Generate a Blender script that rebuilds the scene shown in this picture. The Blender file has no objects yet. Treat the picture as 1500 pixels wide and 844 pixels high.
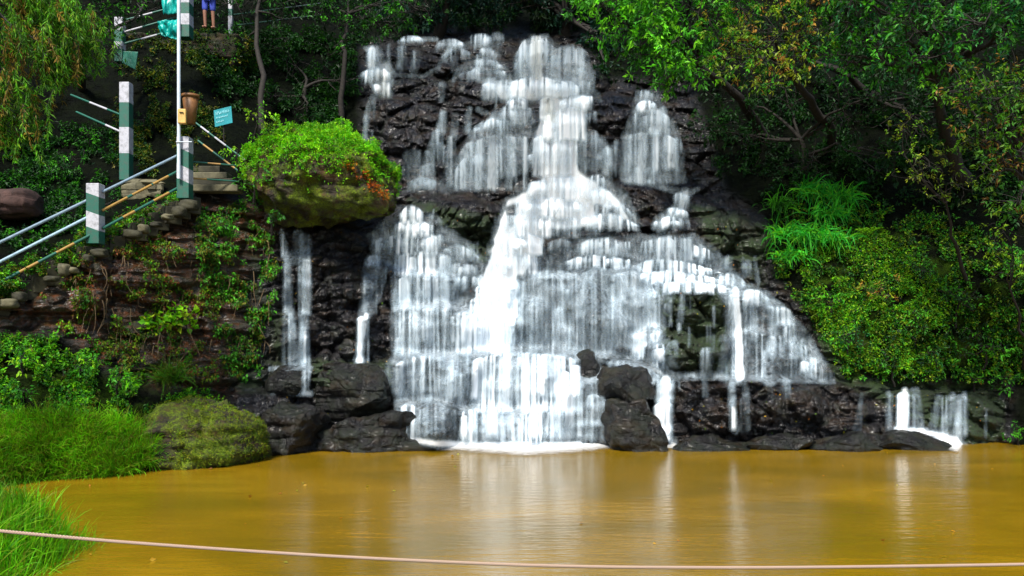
import bpy, math
import numpy as np

# ------------------------------------------------------------------ camera, sky, sun, exposure
F_PX, CX, CY, EYE = 1200.0, 750.0, 500.0, 2.2      # photo pixels (1500 wide), horizon row, eye height over the pool
scn = bpy.context.scene
cam = bpy.data.objects.new('camera', bpy.data.cameras.new('camera'))
scn.collection.objects.link(cam)
cam.location = (0, 0, EYE); cam.rotation_euler = (math.pi / 2, 0, 0)
cam.data.sensor_width = 36; cam.data.lens = 36 * F_PX / 1500
cam.data.shift_y = (CY - 422) / 1500
cam.data.clip_end = 500
scn.camera = cam
SUN_EL, SUN_AZ = math.radians(50), math.radians(196)     # azimuth the light comes from, clockwise from +Y
world = bpy.data.worlds.new('World'); scn.world = world; world.use_nodes = True
wn = world.node_tree; bg = wn.nodes['Background']
sky = wn.nodes.new('ShaderNodeTexSky'); sky.sky_type = 'NISHITA'; sky.sun_disc = False
sky.sun_elevation = SUN_EL; sky.sun_rotation = SUN_AZ
wn.links.new(sky.outputs[0], bg.inputs[0]); bg.inputs[1].default_value = 0.10
sun = bpy.data.objects.new('sun', bpy.data.lights.new('sun', 'SUN')); scn.collection.objects.link(sun)
sun.data.energy = 3.6; sun.data.angle = math.radians(12); sun.data.color = (1, .95, .86)
sun.rotation_euler = (math.pi / 2 - SUN_EL, 0, math.pi - SUN_AZ)
vs = scn.view_settings; vs.view_transform = 'Standard'; vs.look = 'None'; vs.gamma = 1; vs.exposure = 1.1
scn.cycles.transparent_max_bounces = 40; scn.cycles.max_bounces = 6
scn.cycles.diffuse_bounces = 3; scn.cycles.glossy_bounces = 3; scn.cycles.transmission_bounces = 3
scn.cycles.use_adaptive_sampling = True; scn.cycles.adaptive_threshold = 0.02

RS = np.random.RandomState(7)

# ------------------------------------------------------------------ numpy helpers
def at(px, py, Y):
    px, py, Y = np.broadcast_arrays(np.asarray(px, float), np.asarray(py, float), np.asarray(Y, float))
    return np.stack([(px - CX) * Y / F_PX, Y, EYE - (py - CY) * Y / F_PX], -1)
def hsh(a, b, s=0):
    a = np.asarray(a).astype(np.int64); b = np.asarray(b).astype(np.int64)
    h = (a * 374761393 + b * 668265263 + (s * 974634777 + 12345)) & 0xffffffff
    h = ((h ^ (h >> 13)) * 1274126177) & 0xffffffff
    h = ((h ^ (h >> 16)) * 2246822519) & 0xffffffff
    return ((h ^ (h >> 15)) & 0xffffff) / float(0xffffff)
def vnoise(x, y, s=0):
    xi, yi = np.floor(x), np.floor(y); fx, fy = x - xi, y - yi
    fx = fx * fx * (3 - 2 * fx); fy = fy * fy * (3 - 2 * fy)
    a, b, c, d = hsh(xi, yi, s), hsh(xi + 1, yi, s), hsh(xi, yi + 1, s), hsh(xi + 1, yi + 1, s)
    return (a * (1 - fx) + b * fx) * (1 - fy) + (c * (1 - fx) + d * fx) * fy
def fbm(x, y, s=0, o=4):
    t = 0; a = .5; n = 0
    for k in range(o):
        t = t + a * vnoise(x * 2 ** k + 17.3 * k, y * 2 ** k - 9.1 * k, s + k); n += a; a *= .5
    return t / n
def n3(p, s=0, o=3):
    return (fbm(p[..., 0] + 3.1, p[..., 1] + .7 * p[..., 2], s, o) + fbm(p[..., 1] - 5.2, p[..., 2] + .6 * p[..., 0], s + 11, o)
            + fbm(p[..., 2] + 1.7, p[..., 0] - .5 * p[..., 1], s + 23, o)) / 3
def sst(a, b, x):
    t = np.clip((x - a) / (b - a), 0, 1); return t * t * (3 - 2 * t)
def voro(x, y, s=0, full=False):
    xi, yi = np.floor(x), np.floor(y)
    d1 = np.full(np.shape(x), 9.); d2 = d1.copy(); cid = np.zeros(np.shape(x))
    for i in (-1, 0, 1):
        for j in (-1, 0, 1):
            cx, cy = xi + i, yi + j
            d = np.hypot(cx + hsh(cx, cy, s) - x, cy + hsh(cx, cy, s + 1) - y)
            near = d < d1
            d2 = np.where(near, d1, np.minimum(d2, d)); cid = np.where(near, hsh(cx, cy, s + 2), cid); d1 = np.where(near, d, d1)
    return (d2 - d1, cid, d1) if full else (d2 - d1, cid)
def seg_d(px, py, x0, y0, x1, y1):
    dx, dy = x1 - x0, y1 - y0
    t = np.clip(((px - x0) * dx + (py - y0) * dy) / (dx * dx + dy * dy + 1e-9), 0, 1)
    return np.hypot(px - x0 - t * dx, py - y0 - t * dy), t
def polym(px, py, poly, soft=8):
    inside = np.zeros(np.shape(px), bool); d = np.full(np.shape(px), 1e9)
    n = len(poly)
    for i in range(n):
        x0, y0 = poly[i]; x1, y1 = poly[(i + 1) % n]
        d = np.minimum(d, seg_d(px, py, x0, y0, x1, y1)[0])
        if y0 != y1:
            c = ((y0 > py) != (y1 > py)) & (px < (x1 - x0) * (py - y0) / (y1 - y0) + x0)
            inside ^= c
    return sst(-soft, soft, np.where(inside, d, -d))
def strokem(px, py, pts, soft=.6):
    m = np.zeros(np.shape(px))
    for (x0, y0, w0), (x1, y1, w1) in zip(pts, pts[1:]):
        d, t = seg_d(px, py, x0, y0, x1, y1); w = w0 + (w1 - w0) * t
        m = np.maximum(m, 1 - sst(w * (1 - soft), w * (1 + soft), d))
    return m
def blur(a, k, ax):
    w = np.exp(-.5 * (np.arange(-3 * k, 3 * k + 1) / k) ** 2); w /= w.sum()
    pad = [(0, 0)] * a.ndim; pad[ax] = (3 * k, 3 * k); b = np.pad(a, pad, 'edge'); out = 0
    for i, wi in enumerate(w):
        sl = [slice(None)] * a.ndim; sl[ax] = slice(i, i + a.shape[ax]); out = out + wi * b[tuple(sl)]
    return out

# ------------------------------------------------------------------ blender helpers
def link(o, parent=None):
    scn.collection.objects.link(o)
    if parent is not None: o.parent = parent
    return o
def tag(o, label=None, cat=None, group=None, kind=None):
    for k, v in (('label', label), ('category', cat), ('group', group), ('kind', kind)):
        if v: o[k] = v
    return o
def empty(name, loc, label, cat, group=None):
    o = bpy.data.objects.new(name, None); o.location = [float(c) for c in loc]; link(o); o.empty_display_size = .1
    return tag(o, label, cat, group)
def mesh(name, V, Fc, mat, parent=None, attrs=None, smooth=True, cols=None, origin=None):
    """V (n,3); Fc array (m,k) or list of arrays; attrs float per vertex; cols rgb per vertex. V are world coordinates."""
    V = np.asarray(V, float)
    fl = Fc if isinstance(Fc, list) else [Fc]
    fl = [np.asarray(f, np.int64) for f in fl if len(f)]
    me = bpy.data.meshes.new(name)
    if parent is not None: off = np.array(parent.location)
    elif origin is not None: off = np.array(origin, float)
    else: off = np.array([V[:, 0].mean(), V[:, 1].mean(), V[:, 2].min()])
    if parent is not None and parent.parent is not None: off = off + np.array(parent.parent.location)
    me.vertices.add(len(V)); me.vertices.foreach_set('co', (V - off).astype(np.float32).ravel())
    nl = sum(f.size for f in fl); npoly = sum(len(f) for f in fl)
    me.loops.add(nl); me.polygons.add(npoly)
    me.loops.foreach_set('vertex_index', np.concatenate([f.ravel() for f in fl]).astype(np.int32))
    tot = np.concatenate([np.full(len(f), f.shape[1]) for f in fl]); st = np.concatenate([[0], np.cumsum(tot)[:-1]])
    me.polygons.foreach_set('loop_start', st.astype(np.int32)); me.polygons.foreach_set('loop_total', tot.astype(np.int32))
    me.polygons.foreach_set('use_smooth', np.full(npoly, smooth))
    me.update(calc_edges=True)
    for k, a in (attrs or {}).items():
        at_ = me.attributes.new(k, 'FLOAT', 'POINT'); at_.data.foreach_set('value', np.asarray(a, np.float32).ravel())
    if cols is not None:
        c4 = np.ones((len(V), 4), np.float32); c4[:, :3] = cols
        at_ = me.attributes.new('col', 'FLOAT_COLOR', 'POINT'); at_.data.foreach_set('color', c4.ravel())
    me.materials.append(mat)
    o = bpy.data.objects.new(name, me)
    if parent is None: o.location = off
    return link(o, parent)
def gridfaces(nr, nc):
    i = np.arange(nr * nc).reshape(nr, nc)
    return np.stack([i[1:, :-1], i[1:, 1:], i[:-1, 1:], i[:-1, :-1]], -1).reshape(-1, 4)   # rows run top to bottom

class NT:
    def __init__(s, name):
        s.m = bpy.data.materials.new(name); s.m.use_nodes = True; s.t = s.m.node_tree; s.t.nodes.clear()
        s.out = s.n('OutputMaterial')
    def n(s, typ, **kw):
        nd = s.t.nodes.new('ShaderNode' + typ)
        for k, v in kw.items(): setattr(nd, k, v)
        return nd
    def l(s, a, b): s.t.links.new(a, b)
    def set(s, sock, v):
        if isinstance(v, bpy.types.NodeSocket): s.l(v, sock)
        elif v is not None: sock.default_value = (v if not isinstance(v, tuple) or len(v) != 3 or sock.type != 'RGBA' else (*v, 1))
    def attr(s, name): return s.n('Attribute', attribute_name=name)
    def coord(s, scale=(1, 1, 1), rot=(0, 0, 0)):
        c = s.n('TexCoord'); mp = s.n('Mapping'); s.l(c.outputs['Object'], mp.inputs[0])
        mp.inputs['Scale'].default_value = scale; mp.inputs['Rotation'].default_value = rot; return mp.outputs[0]
    def noise(s, vec, scale, detail=4, rough=.55, dist=0):
        nd = s.n('TexNoise'); s.l(vec, nd.inputs['Vector']); nd.inputs['Scale'].default_value = scale
        nd.inputs['Detail'].default_value = detail; nd.inputs['Roughness'].default_value = rough; nd.inputs['Distortion'].default_value = dist
        return nd.outputs[0]
    def voro(s, vec, scale, feat='F1'):
        nd = s.n('TexVoronoi', feature=feat); s.l(vec, nd.inputs['Vector']); nd.inputs['Scale'].default_value = scale; return nd
    def ramp(s, f, stops):
        r = s.n('ValToRGB'); s.l(f, r.inputs[0]); e = r.color_ramp.elements
        while len(e) < len(stops): e.new(.5)
        for el, (p, c) in zip(e, stops): el.position = p; el.color = (*c, 1) if isinstance(c, tuple) else (c, c, c, 1)
        return r.outputs[0]
    def mix(s, f, a, b, mode='MIX'):
        m = s.n('Mix', data_type='RGBA', blend_type=mode); s.set(m.inputs[0], f); s.set(m.inputs[6], a); s.set(m.inputs[7], b); return m.outputs[2]
    def math(s, op, a, b=None, c=None):
        m = s.n('Math', operation=op); s.set(m.inputs[0], a)
        if b is not None: s.set(m.inputs[1], b)
        if c is not None: s.set(m.inputs[2], c)
        return m.outputs[0]
    def bump(s, h, strength, dist, normal=None):
        b = s.n('Bump'); s.l(h, b.inputs['Height']); b.inputs['Strength'].default_value = strength; b.inputs['Distance'].default_value = dist
        if normal is not None: s.l(normal, b.inputs['Normal'])
        return b.outputs[0]
    def pbsdf(s, col, rough=.6, normal=None, spec=.5, **kw):
        p = s.n('BsdfPrincipled'); s.set(p.inputs['Base Color'], col); s.set(p.inputs['Roughness'], rough)
        s.set(p.inputs['Specular IOR Level'], spec)
        if normal is not None: s.l(normal, p.inputs['Normal'])
        for k, v in kw.items(): s.set(p.inputs[k.replace('_', ' ')], v)
        return p.outputs[0]
    def done(s, sh): s.l(sh, s.out.inputs[0]); return s.m

def rock_mat(name, dark, light, moss=(.035, .06, .006), rough=(.22, .6), mossy=0.0, attrs=True):
    t = NT(name); v = t.coord()
    big = t.noise(v, .9, 5); mid = t.noise(v, 5, 8, .65); fine = t.noise(v, 30, 5, .7)
    base = t.mix(t.ramp(mid, [(.35, 0.0), (.7, 1.0)]), dark, light)
    base = t.mix(t.ramp(big, [(.4, 0.0), (.65, .8)]), base, t.mix(.5, base, (dark[0] * 2.2, dark[1] * 1.5, dark[2] * 1.1)))
    base = t.mix(t.ramp(t.noise(t.coord((1, 1, 1.6)), 1.7, 5, .65), [(.50, 0.0), (.62, .75)]), base, (light[0] * 1.9, light[1] * 1.25, light[2] * .5))
    cell = t.voro(t.coord((1, 1, 1.9)), 3.2)
    base = t.mix(.12, base, t.mix(1.0, base, t.ramp(t.math('FRACT', t.math('MULTIPLY', cell.outputs['Color'], 1.0)), [(0, .4), (1, 1.5)]), 'MULTIPLY'))
    mfac = t.math('MULTIPLY', t.ramp(t.noise(v, 2.3, 6, .7), [(.42, 0.0), (.6, 1.0)]), t.ramp(fine, [(.3, .5), (.6, 1.0)]))
    if attrs:
        ms = t.attr('moss').outputs['Fac']
        mfac = t.math('MINIMUM', t.math('ADD', t.math('MULTIPLY', mfac, t.math('MULTIPLY', ms, 1.2)), t.math('MULTIPLY', t.math('SUBTRACT', ms, .55), 1.2)), 1.0)
        mfac = t.math('MAXIMUM', mfac, 0.0)
        ru = t.attr('rust').outputs['Fac']
        rcol = t.ramp(t.noise(v, 6, 6, .7), [(.3, (.005, .004, .002)), (.48, (.03, .017, .004)), (.62, (.12, .035, .01)), (.78, (.14, .09, .02))])
        base = t.mix(ru, base, rcol)
        so = t.attr('soil').outputs['Fac']
        base = t.mix(so, base, t.ramp(mid, [(.35, (.0010, .0016, .0008)), (.7, (.0035, .006, .0015))]))  # soil taken down to near black; the hollow's shade is in this colour
    else:
        mfac = t.math('MULTIPLY', mfac, mossy)
    wet = 1.0 if name in ('wet_rock', 'boulder_rock') else 0.0
    mcol = t.mix(t.ramp(fine, [(.35, 0.0), (.65, 1.0)]), (moss[0] * .4, moss[1] * .4, moss[2] * .5), (moss[0] * 1.7, moss[1] * 1.6, moss[2] * 1.3))
    if attrs: mcol = t.mix(t.math('MULTIPLY', t.attr('soil').outputs['Fac'], .9), mcol, (.035, .075, .003))
    col = t.mix(mfac, base, mcol)
    r = t.math('ADD', t.ramp(mid, [(.3, rough[0]), (.75, rough[1])]), t.math('MULTIPLY', mfac, .5))
    if attrs: r = t.math('ADD', r, t.math('MULTIPLY', t.attr('soil').outputs['Fac'], .3))
    edge = t.voro(t.coord((1, 1, 2.2)), 2.3, 'DISTANCE_TO_EDGE').outputs[0]
    b = t.bump(t.ramp(edge, [(0, 0.0), (.08, 1.0)]), .5, .05)
    b = t.bump(mid, 1.0, .12, b); b = t.bump(fine, .9, .035, b)
    return t.done(t.pbsdf(col, r, b, t.math('SUBTRACT', .5, t.math('MULTIPLY', t.attr('soil').outputs['Fac'], .45)) if attrs else .4, Coat_Weight=t.math('MULTIPLY', t.math('SUBTRACT', 1.0, t.attr('soil').outputs['Fac']), .22 * wet) if attrs else .08 * wet, Coat_Roughness=.22))
def plain_mat(name, col, rough=.6, var=.35, scale=8, bump=.3, **kw):
    t = NT(name); v = t.coord(); n = t.noise(v, scale, 6, .65)
    c = t.mix(t.ramp(n, [(.3, 0.0), (.7, 1.0)]), tuple(c * (1 - var) for c in col), tuple(min(1, c * (1 + var)) for c in col))
    return t.done(t.pbsdf(c, rough, t.bump(n, bump, .01), .4, **kw))
def leaf_mat(name, rough=.5, trans=.4, spec=.22):
    t = NT(name); c = t.attr('col').outputs['Color']
    v = t.coord(); c = t.mix(1.0, c, t.ramp(t.noise(v, 1.3, 3), [(.35, .55), (.68, 1.35)]), 'MULTIPLY')
    p = t.pbsdf(c, rough, None, spec); tr = t.n('BsdfTranslucent'); t.l(t.mix(1.0, c, (1.0, 1.0, .5), 'MULTIPLY'), tr.inputs[0])
    mx = t.n('MixShader'); mx.inputs[0].default_value = trans; t.l(p, mx.inputs[1]); t.l(tr.outputs[0], mx.inputs[2])
    return t.done(mx.outputs[0])
def banded_mat(name, colA, colB, bands, tilt=0.0, wear=.6):
    """paint bands along local z (metres): bands = list of heights where colour flips"""
    t = NT(name); c = t.n('TexCoord'); sp = t.n('SeparateXYZ'); t.l(c.outputs['Object'], sp.inputs[0])
    z = t.math('ADD', sp.outputs[2], t.math('MULTIPLY', sp.outputs[0], tilt))
    s = 0.0
    for i, h in enumerate(bands):
        g = t.math('GREATER_THAN', z, h); s = t.math('ADD', s, g) if i else g
    par = t.math('MODULO', s, 2.0)
    col = t.mix(par, colA, colB)
    v = t.coord(); n = t.noise(v, 9, 6, .7)
    col = t.mix(t.math('MULTIPLY', t.ramp(n, [(.48, 0.0), (.66, 1.0)]), wear), col, (.05, .055, .045))
    return t.done(t.pbsdf(col, .55, t.bump(n, .3, .01)))

# ------------------------------------------------------------------ the shape of the gorge: depth at each bearing
CTRL = np.array([
 # falls
 (600,655,17.0),(750,655,17.0),(900,655,17.0),(1100,655,17.0),(1300,655,17.1),(1500,655,17.3),(450,660,16.8),(380,662,16.5),(300,675,15.0),
 (600,600,17.3),(750,600,17.3),(950,600,17.3),(1150,600,17.4),(450,590,17.2),(600,520,18.1),(750,520,18.2),(930,520,18.0),(1100,540,17.9),
 (750,455,18.9),(600,455,18.7),(600,380,19.3),(900,400,19.4),(1080,420,19.0),(750,350,20.3),(900,340,20.4),(750,280,21.5),(620,270,21.6),(950,270,21.7),(560,330,20.2),
 (600,200,22.6),(800,200,22.8),(950,160,23.3),(800,140,24.2),(600,130,24.2),(540,160,23.6),(800,60,26.8),(600,60,26.8),(700,0,31),(900,0,29),(700,-150,40),(1000,-150,32),(700,-500,50),
 # right
 (1210,560,17.9),(1350,560,18.2),(1500,560,18.2),(1180,450,18.8),(1050,300,21.1),(1150,330,20.2),(1280,450,18.2),(1500,450,17.6),(1280,300,19.6),(1500,300,19),(1250,150,22),(1080,150,23.6),
 (1000,60,26),(1500,100,21),(1300,0,25),(1500,-200,26),(2000,400,16),(2000,620,15.5),(2000,100,19),(2000,-400,26),
 # left
 (0,600,13.4),(200,600,14.6),(320,600,16.2),(0,700,12.5),(200,690,13.7),(0,480,14.3),(-200,600,12.2),(-400,640,11),(-400,400,12.5),
 (0,405,14.5),(60,400,15.1),(140,345,15.9),(270,300,17.3),(400,330,18.6),(400,480,17.9),(400,560,17.3),(480,350,18.9),(480,480,18.3),(200,450,15.9),(200,560,15.1),(100,520,14.7),(330,480,17.2),
 (30,300,17.2),(110,290,17.9),(200,240,19.3),(270,180,20.2),(100,150,20.5),(200,100,21.3),(300,80,22),(300,220,19.6),(400,220,20.6),(360,270,19),(400,120,23.5),(500,200,23),(500,60,26),(450,0,27),(300,0,24.5),(100,0,23),
 (0,150,19),(0,-200,27),(-450,0,17),(-450,-400,22),(300,-400,36),(500,290,20.3),
 # below the water
 (600,740,17.4),(1000,740,17.4),(1500,740,17.6),(300,740,15.4),(0,740,12.6),(2000,740,15.6),(-450,740,11),
], float)
def _phi(r2): return r2 * np.log(r2 + 1e-9) * .5
_s = 1 / 300.
_P = CTRL[:, :2] * _s
_K = _phi(((_P[:, None] - _P[None]) ** 2).sum(-1)) + np.eye(len(_P)) * .02
_A = np.zeros((len(_P) + 3,) * 2); _A[:len(_P), :len(_P)] = _K; _A[:len(_P), len(_P):] = np.c_[np.ones(len(_P)), _P]; _A[len(_P):, :len(_P)] = _A[:len(_P), len(_P):].T
_W = np.linalg.solve(_A, np.r_[CTRL[:, 2], 0, 0, 0])
def base_depth(px, py):
    x, y = np.asarray(px, float) * _s, np.asarray(py, float) * _s
    out = _W[-3] + _W[-2] * x + _W[-1] * y
    for (cx, cy), w in zip(_P, _W): out = out + w * _phi((x - cx) ** 2 + (y - cy) ** 2)
    return out

TIERS = [  # curtains of water: lip polyline, foot row, strength
 ([(536,70),(547,68),(557,75)],99,.9),([(528,104),(545,99),(575,101)],120,.8),([(546,118),(575,118)],142,.9),([(563,66),(576,62)],99,.35),([(578,65),(597,66)],98,.5),([(600,74),(612,72)],100,.4),([(585,53),(612,54),(626,58)],63,.6),([(636,60),(662,57),(682,61)],72,.5),
 ([(646,84),(655,72),(672,67),(692,74)],88,.5),([(690,50),(722,50)],70,.75),([(700,70),(728,71)],86,.7),([(694,86),(716,84),(736,90)],102,.6),([(672,108),(698,99),(742,101)],118,.6),([(704,114),(745,114)],146,.75),
 ([(752,78),(765,60),(795,52),(812,62)],114,.7),([(802,72),(835,66),(858,71),(868,84)],122,.55),([(775,54),(796,52)],118,.95),([(735,118),(790,112),(850,122)],142,.95),([(806,112),(868,116)],140,.5),
 ([(742,144),(775,140)],160,.8),([(785,146),(815,140)],174,.8),([(818,143),(870,138)],160,.9),([(792,166),(862,152)],205,.95),([(778,196),(852,192)],256,.95),
 ([(728,158),(750,152),(786,158)],182,.7),([(690,182),(720,172),(750,172)],200,.7),([(666,228),(683,208),(723,199),(778,198)],277,.72),([(640,166),(657,160)],196,.5),([(630,190),(652,186)],238,.55),([(612,242),(640,236)],274,.55),([(652,200),(668,196)],272,.45),([(596,262),(640,260)],276,.4),
 ([(931,133),(958,132)],149,.55),([(930,148),(962,147)],163,.8),([(925,168),(940,160),(966,160),(984,170)],195,.62),([(912,200),(935,194),(975,193),(996,202)],268,.62),([(850,197),(870,190),(886,200)],252,.5),([(880,214),(906,211)],256,.4),
 ([(984,282),(1012,284)],302,.7),([(976,303),(1010,306)],318,.85),([(955,321),(1012,318)],333,.95),
 ([(862,255),(888,257)],276,.8),([(862,277),(884,276),(908,288)],298,.75),([(870,298),(905,296),(930,310)],318,.7),([(850,317),(895,313),(938,325)],336,.8),
 ([(772,262),(866,258)],292,.9),([(752,290),(860,292)],318,.9),([(736,312),(852,318)],346,.95),([(727,340),(800,344)],374,.95),([(716,368),(792,372)],402,.95),
 ([(583,308),(600,301),(622,306)],327,.9),([(574,326),(600,322),(636,326)],348,.9),([(562,344),(600,341),(652,342)],372,.85),([(542,352),(574,349)],370,.6),([(532,377),(560,372)],388,.6),([(576,370),(664,368)],402,.85),([(650,356),(690,363),(706,378)],382,.7),([(640,386),(702,388)],404,.7),
 ([(578,406),(600,399),(640,397),(672,406)],452,.72),([(662,404),(702,405)],420,.7),([(688,424),(710,411),(764,404)],462,.85),([(574,452),(600,448),(635,448),(662,452)],522,.62),([(660,452),(700,457),(752,460)],517,.8),
 ([(738,424),(758,406),(800,398),(852,396)],518,.62),([(850,397),(880,392),(904,398)],518,.55),([(895,397),(928,396),(952,408),(964,430)],508,.6),([(940,430),(968,426)],486,.55),
 ([(838,358),(868,349),(925,352)],373,.75),([(800,352),(840,350)],366,.6),([(936,352),(980,346),(1020,352),(1046,364)],383,.72),([(826,379),(860,374),(925,376)],392,.8),([(930,379),(960,378),(1010,386),(1062,396)],399,.8),([(936,396),(975,396),(1020,403),(1066,408)],414,.8),
 ([(958,410),(1000,412),(1050,417),(1086,422)],428,.8),([(1050,396),(1076,403),(1098,413)],420,.7),([(1064,430),(1078,428)],500,.75),([(1070,426),(1086,428)],553,.9),([(1088,432),(1104,434)],486,.8),([(1096,436),(1112,446)],500,.6),([(1104,484),(1120,488)],552,.8),([(1110,510),(1124,512)],552,.6),
 ([(1086,420),(1112,426),(1130,434)],446,.8),([(1122,446),(1142,448)],490,.6),([(1136,448),(1162,453)],476,.75),([(1146,473),(1168,470)],504,.7),([(1120,490),(1152,492)],522,.6),([(1150,503),(1170,500),(1184,506)],524,.75),([(1152,523),(1170,521)],550,.6),([(1172,523),(1202,524)],552,.8),([(1058,374),(1078,375)],394,.35),([(1086,380),(1104,382)],402,.3),
 ([(934,473),(946,470)],487,.8),([(926,488),(946,484)],524,.9),([(950,484),(972,481)],502,.6),([(954,504),(976,502)],536,.85),([(976,440),(986,436)],478,.8),([(990,474),(1000,472)],484,.5),([(1024,508),(1046,507)],546,.55),([(1040,448),(1050,446)],478,.25),
 ([(576,530),(600,521),(645,520)],584,.7),([(640,520),(690,517)],580,.7),([(650,536),(668,533)],586,.6),([(664,547),(684,545)],586,.6),([(584,594),(612,590)],640,.85),([(602,612),(618,608)],642,.7),([(612,596),(640,589),(674,601)],640,.35),([(672,602),(702,600)],646,.85),
 ([(690,519),(760,517),(852,520)],602,.9),([(690,594),(725,596),(765,606)],646,.75),([(760,598),(820,592)],648,.9),([(812,566),(840,553),(888,553)],642,.62),([(808,580),(830,576)],642,.8),([(885,524),(935,534),(972,550)],560,.5),
 ([(960,556),(988,556)],592,.85),([(956,590),(988,587)],645,.9),([(1064,561),(1080,558)],596,.4),([(1066,594),(1081,592)],629,.8),([(1082,582),(1098,578)],629,.35),
 ([(1311,575),(1334,574)],629,.95),([(1298,578),(1312,575)],629,.4),([(1334,574),(1348,576)],629,.4),([(1362,596),(1376,590)],628,.35),([(1376,582),(1392,577)],634,.65),([(1390,580),(1420,577)],638,.75),
 ([(410,338),(418,340)],374,.7),([(432,341),(459,342)],378,.3),([(412,378),(426,378)],456,.45),([(435,377),(459,379)],460,.6),([(412,458),(448,459)],536,.35),([(436,478),(456,476)],540,.6),([(440,541),(456,540)],575,.75),
 ([(545,389),(554,386)],456,.6),([(559,392),(569,390)],412,.4),([(529,406),(541,402)],458,.45),([(520,464),(542,462)],530,.8),([(544,142),(552,142)],172,.4),([(530,168),(542,167)],204,.5),
]
LIPS = [  # rock lips: polyline (px,py), step depth in metres
 ([(345,578),(420,574),(480,584),(590,590)],.55), ([(585,590),(700,602),(830,600)],.5), ([(820,556),(892,556)],.5),
 ([(984,556),(1040,551),(1100,556),(1200,562),(1262,562),(1330,570),(1465,573)],.8),
 ([(455,532),(585,532)],.7), ([(575,520),(640,519),(690,516),(850,517),(900,524),(960,540)],.7), ([(960,548),(1060,552),(1225,559)],.3),
 ([(455,470),(575,462)],.35), ([(572,452),(635,449),(700,458),(760,466)],.55), ([(400,378),(480,375),(575,385)],.35), ([(560,388),(640,402),(700,416)],.45),
 ([(690,428),(735,410),(800,402),(860,396),(930,398),(975,420)],.9), ([(575,345),(640,350),(700,378)],.4),
 ([(790,358),(830,345),(900,340),(1010,344)],.45), ([(850,374),(960,376),(1040,384)],.4), ([(930,398),(1010,406),(1075,414)],.4),
 ([(1040,420),(1075,428),(1140,450),(1180,478)],.5), ([(1095,488),(1150,494),(1185,506)],.35), ([(1120,520),(1190,524),(1212,532)],.3),
 ([(985,420),(1040,416),(1066,440)],.4), ([(965,484),(1062,486)],.45), ([(590,283),(660,279),(735,281)],.6), ([(565,330),(592,307),(630,309),(668,335),(712,365)],.5),
 ([(790,272),(900,282),(930,305)],.45), ([(735,300),(800,310),(900,318)],.25), ([(640,238),(668,222),(690,197),(780,196)],.55), ([(780,222),(850,226)],.3),
 ([(848,197),(912,200)],.5), ([(912,196),(1002,198)],.35), ([(926,160),(990,166)],.4), ([(928,134),(968,134)],.5), ([(905,262),(1045,272)],.45),
 ([(530,145),(640,146),(735,152),(800,142),(872,143)],.75), ([(695,168),(775,162)],.3), ([(780,168),(850,168)],.3), ([(640,112),(740,118),(850,118)],.4),
 ([(748,76),(800,64),(872,74)],.8), ([(530,71),(580,62),(640,58),(750,60)],.7), ([(545,104),(640,98),(745,96)],.5), ([(1010,300),(1120,330)],.4), ([(1055,372),(1120,380)],.3),
]
LIPS = [(p, d * .55) for p, d in LIPS] + [(p, min(.5, .14 + (y1 - min(q[1] for q in p)) / 190.)) for p, y1, k in TIERS if p[-1][0] - p[0][0] > 13]
BULGES = [ # rounded rock masses: cx, cy, rx, ry, depth
 (700,132,33,26,.5),(655,88,24,22,.5),(610,88,20,18,.4),(625,130,32,20,.45),(745,80,20,28,.5),(900,165,36,34,.7),(868,118,24,20,.5),(575,185,26,42,.5),(620,190,28,38,.45),
 (950,300,36,34,.6),(880,230,30,36,.35),(1040,330,42,45,.8),(1095,345,38,40,.5),(680,320,52,30,.6),(660,310,70,28,.5),(1020,450,48,36,.6),(1000,515,32,28,.7),(1045,520,24,30,.5),
 (640,620,30,26,.6),(1130,470,28,28,.4),(1145,530,24,26,.4),(930,160,20,20,.3),(510,560,55,24,.5),(430,556,28,18,.5),(1050,600,52,36,.5),(1150,600,60,34,.4),(1230,600,40,34,.3),
 (480,420,40,46,.35),(520,490,40,36,.3),(430,490,28,40,.3),(830,440,60,50,.3),(770,430,40,50,.25),(900,440,46,48,.3),(640,480,50,36,.3),(600,500,30,34,.2),(660,545,40,20,.3),(780,560,60,30,.4),(720,630,40,22,.35),
 (800,185,36,26,.25),(730,230,44,30,.4),(690,215,22,22,.3),(650,215,20,34,.3),(1390,612,70,40,.2),(640,350,40,30,.3),(720,385,30,26,.3),(870,300,28,24,.3),(900,318,30,20,.3),(960,390,50,22,.25),(1100,560,60,18,.2)]
WALL = [(60,395),(140,350),(285,290),(400,300),(420,400),(410,560),(300,585),(180,560),(90,490),(-20,480),(-60,440)]
FALLS = [(400,335),(540,330),(532,200),(532,64),(640,50),(868,50),(880,120),(1010,125),(1060,280),(1130,330),(1130,400),(1200,480),(1250,555),(1480,565),(1480,670),(340,670),(340,560),(400,540)]
HILL_R = [(1130,300),(1010,120),(880,110),(900,-100),(2050,-500),(2050,640),(1470,640),(1440,580),(1240,556),(1190,470),(1130,400)]
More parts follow.
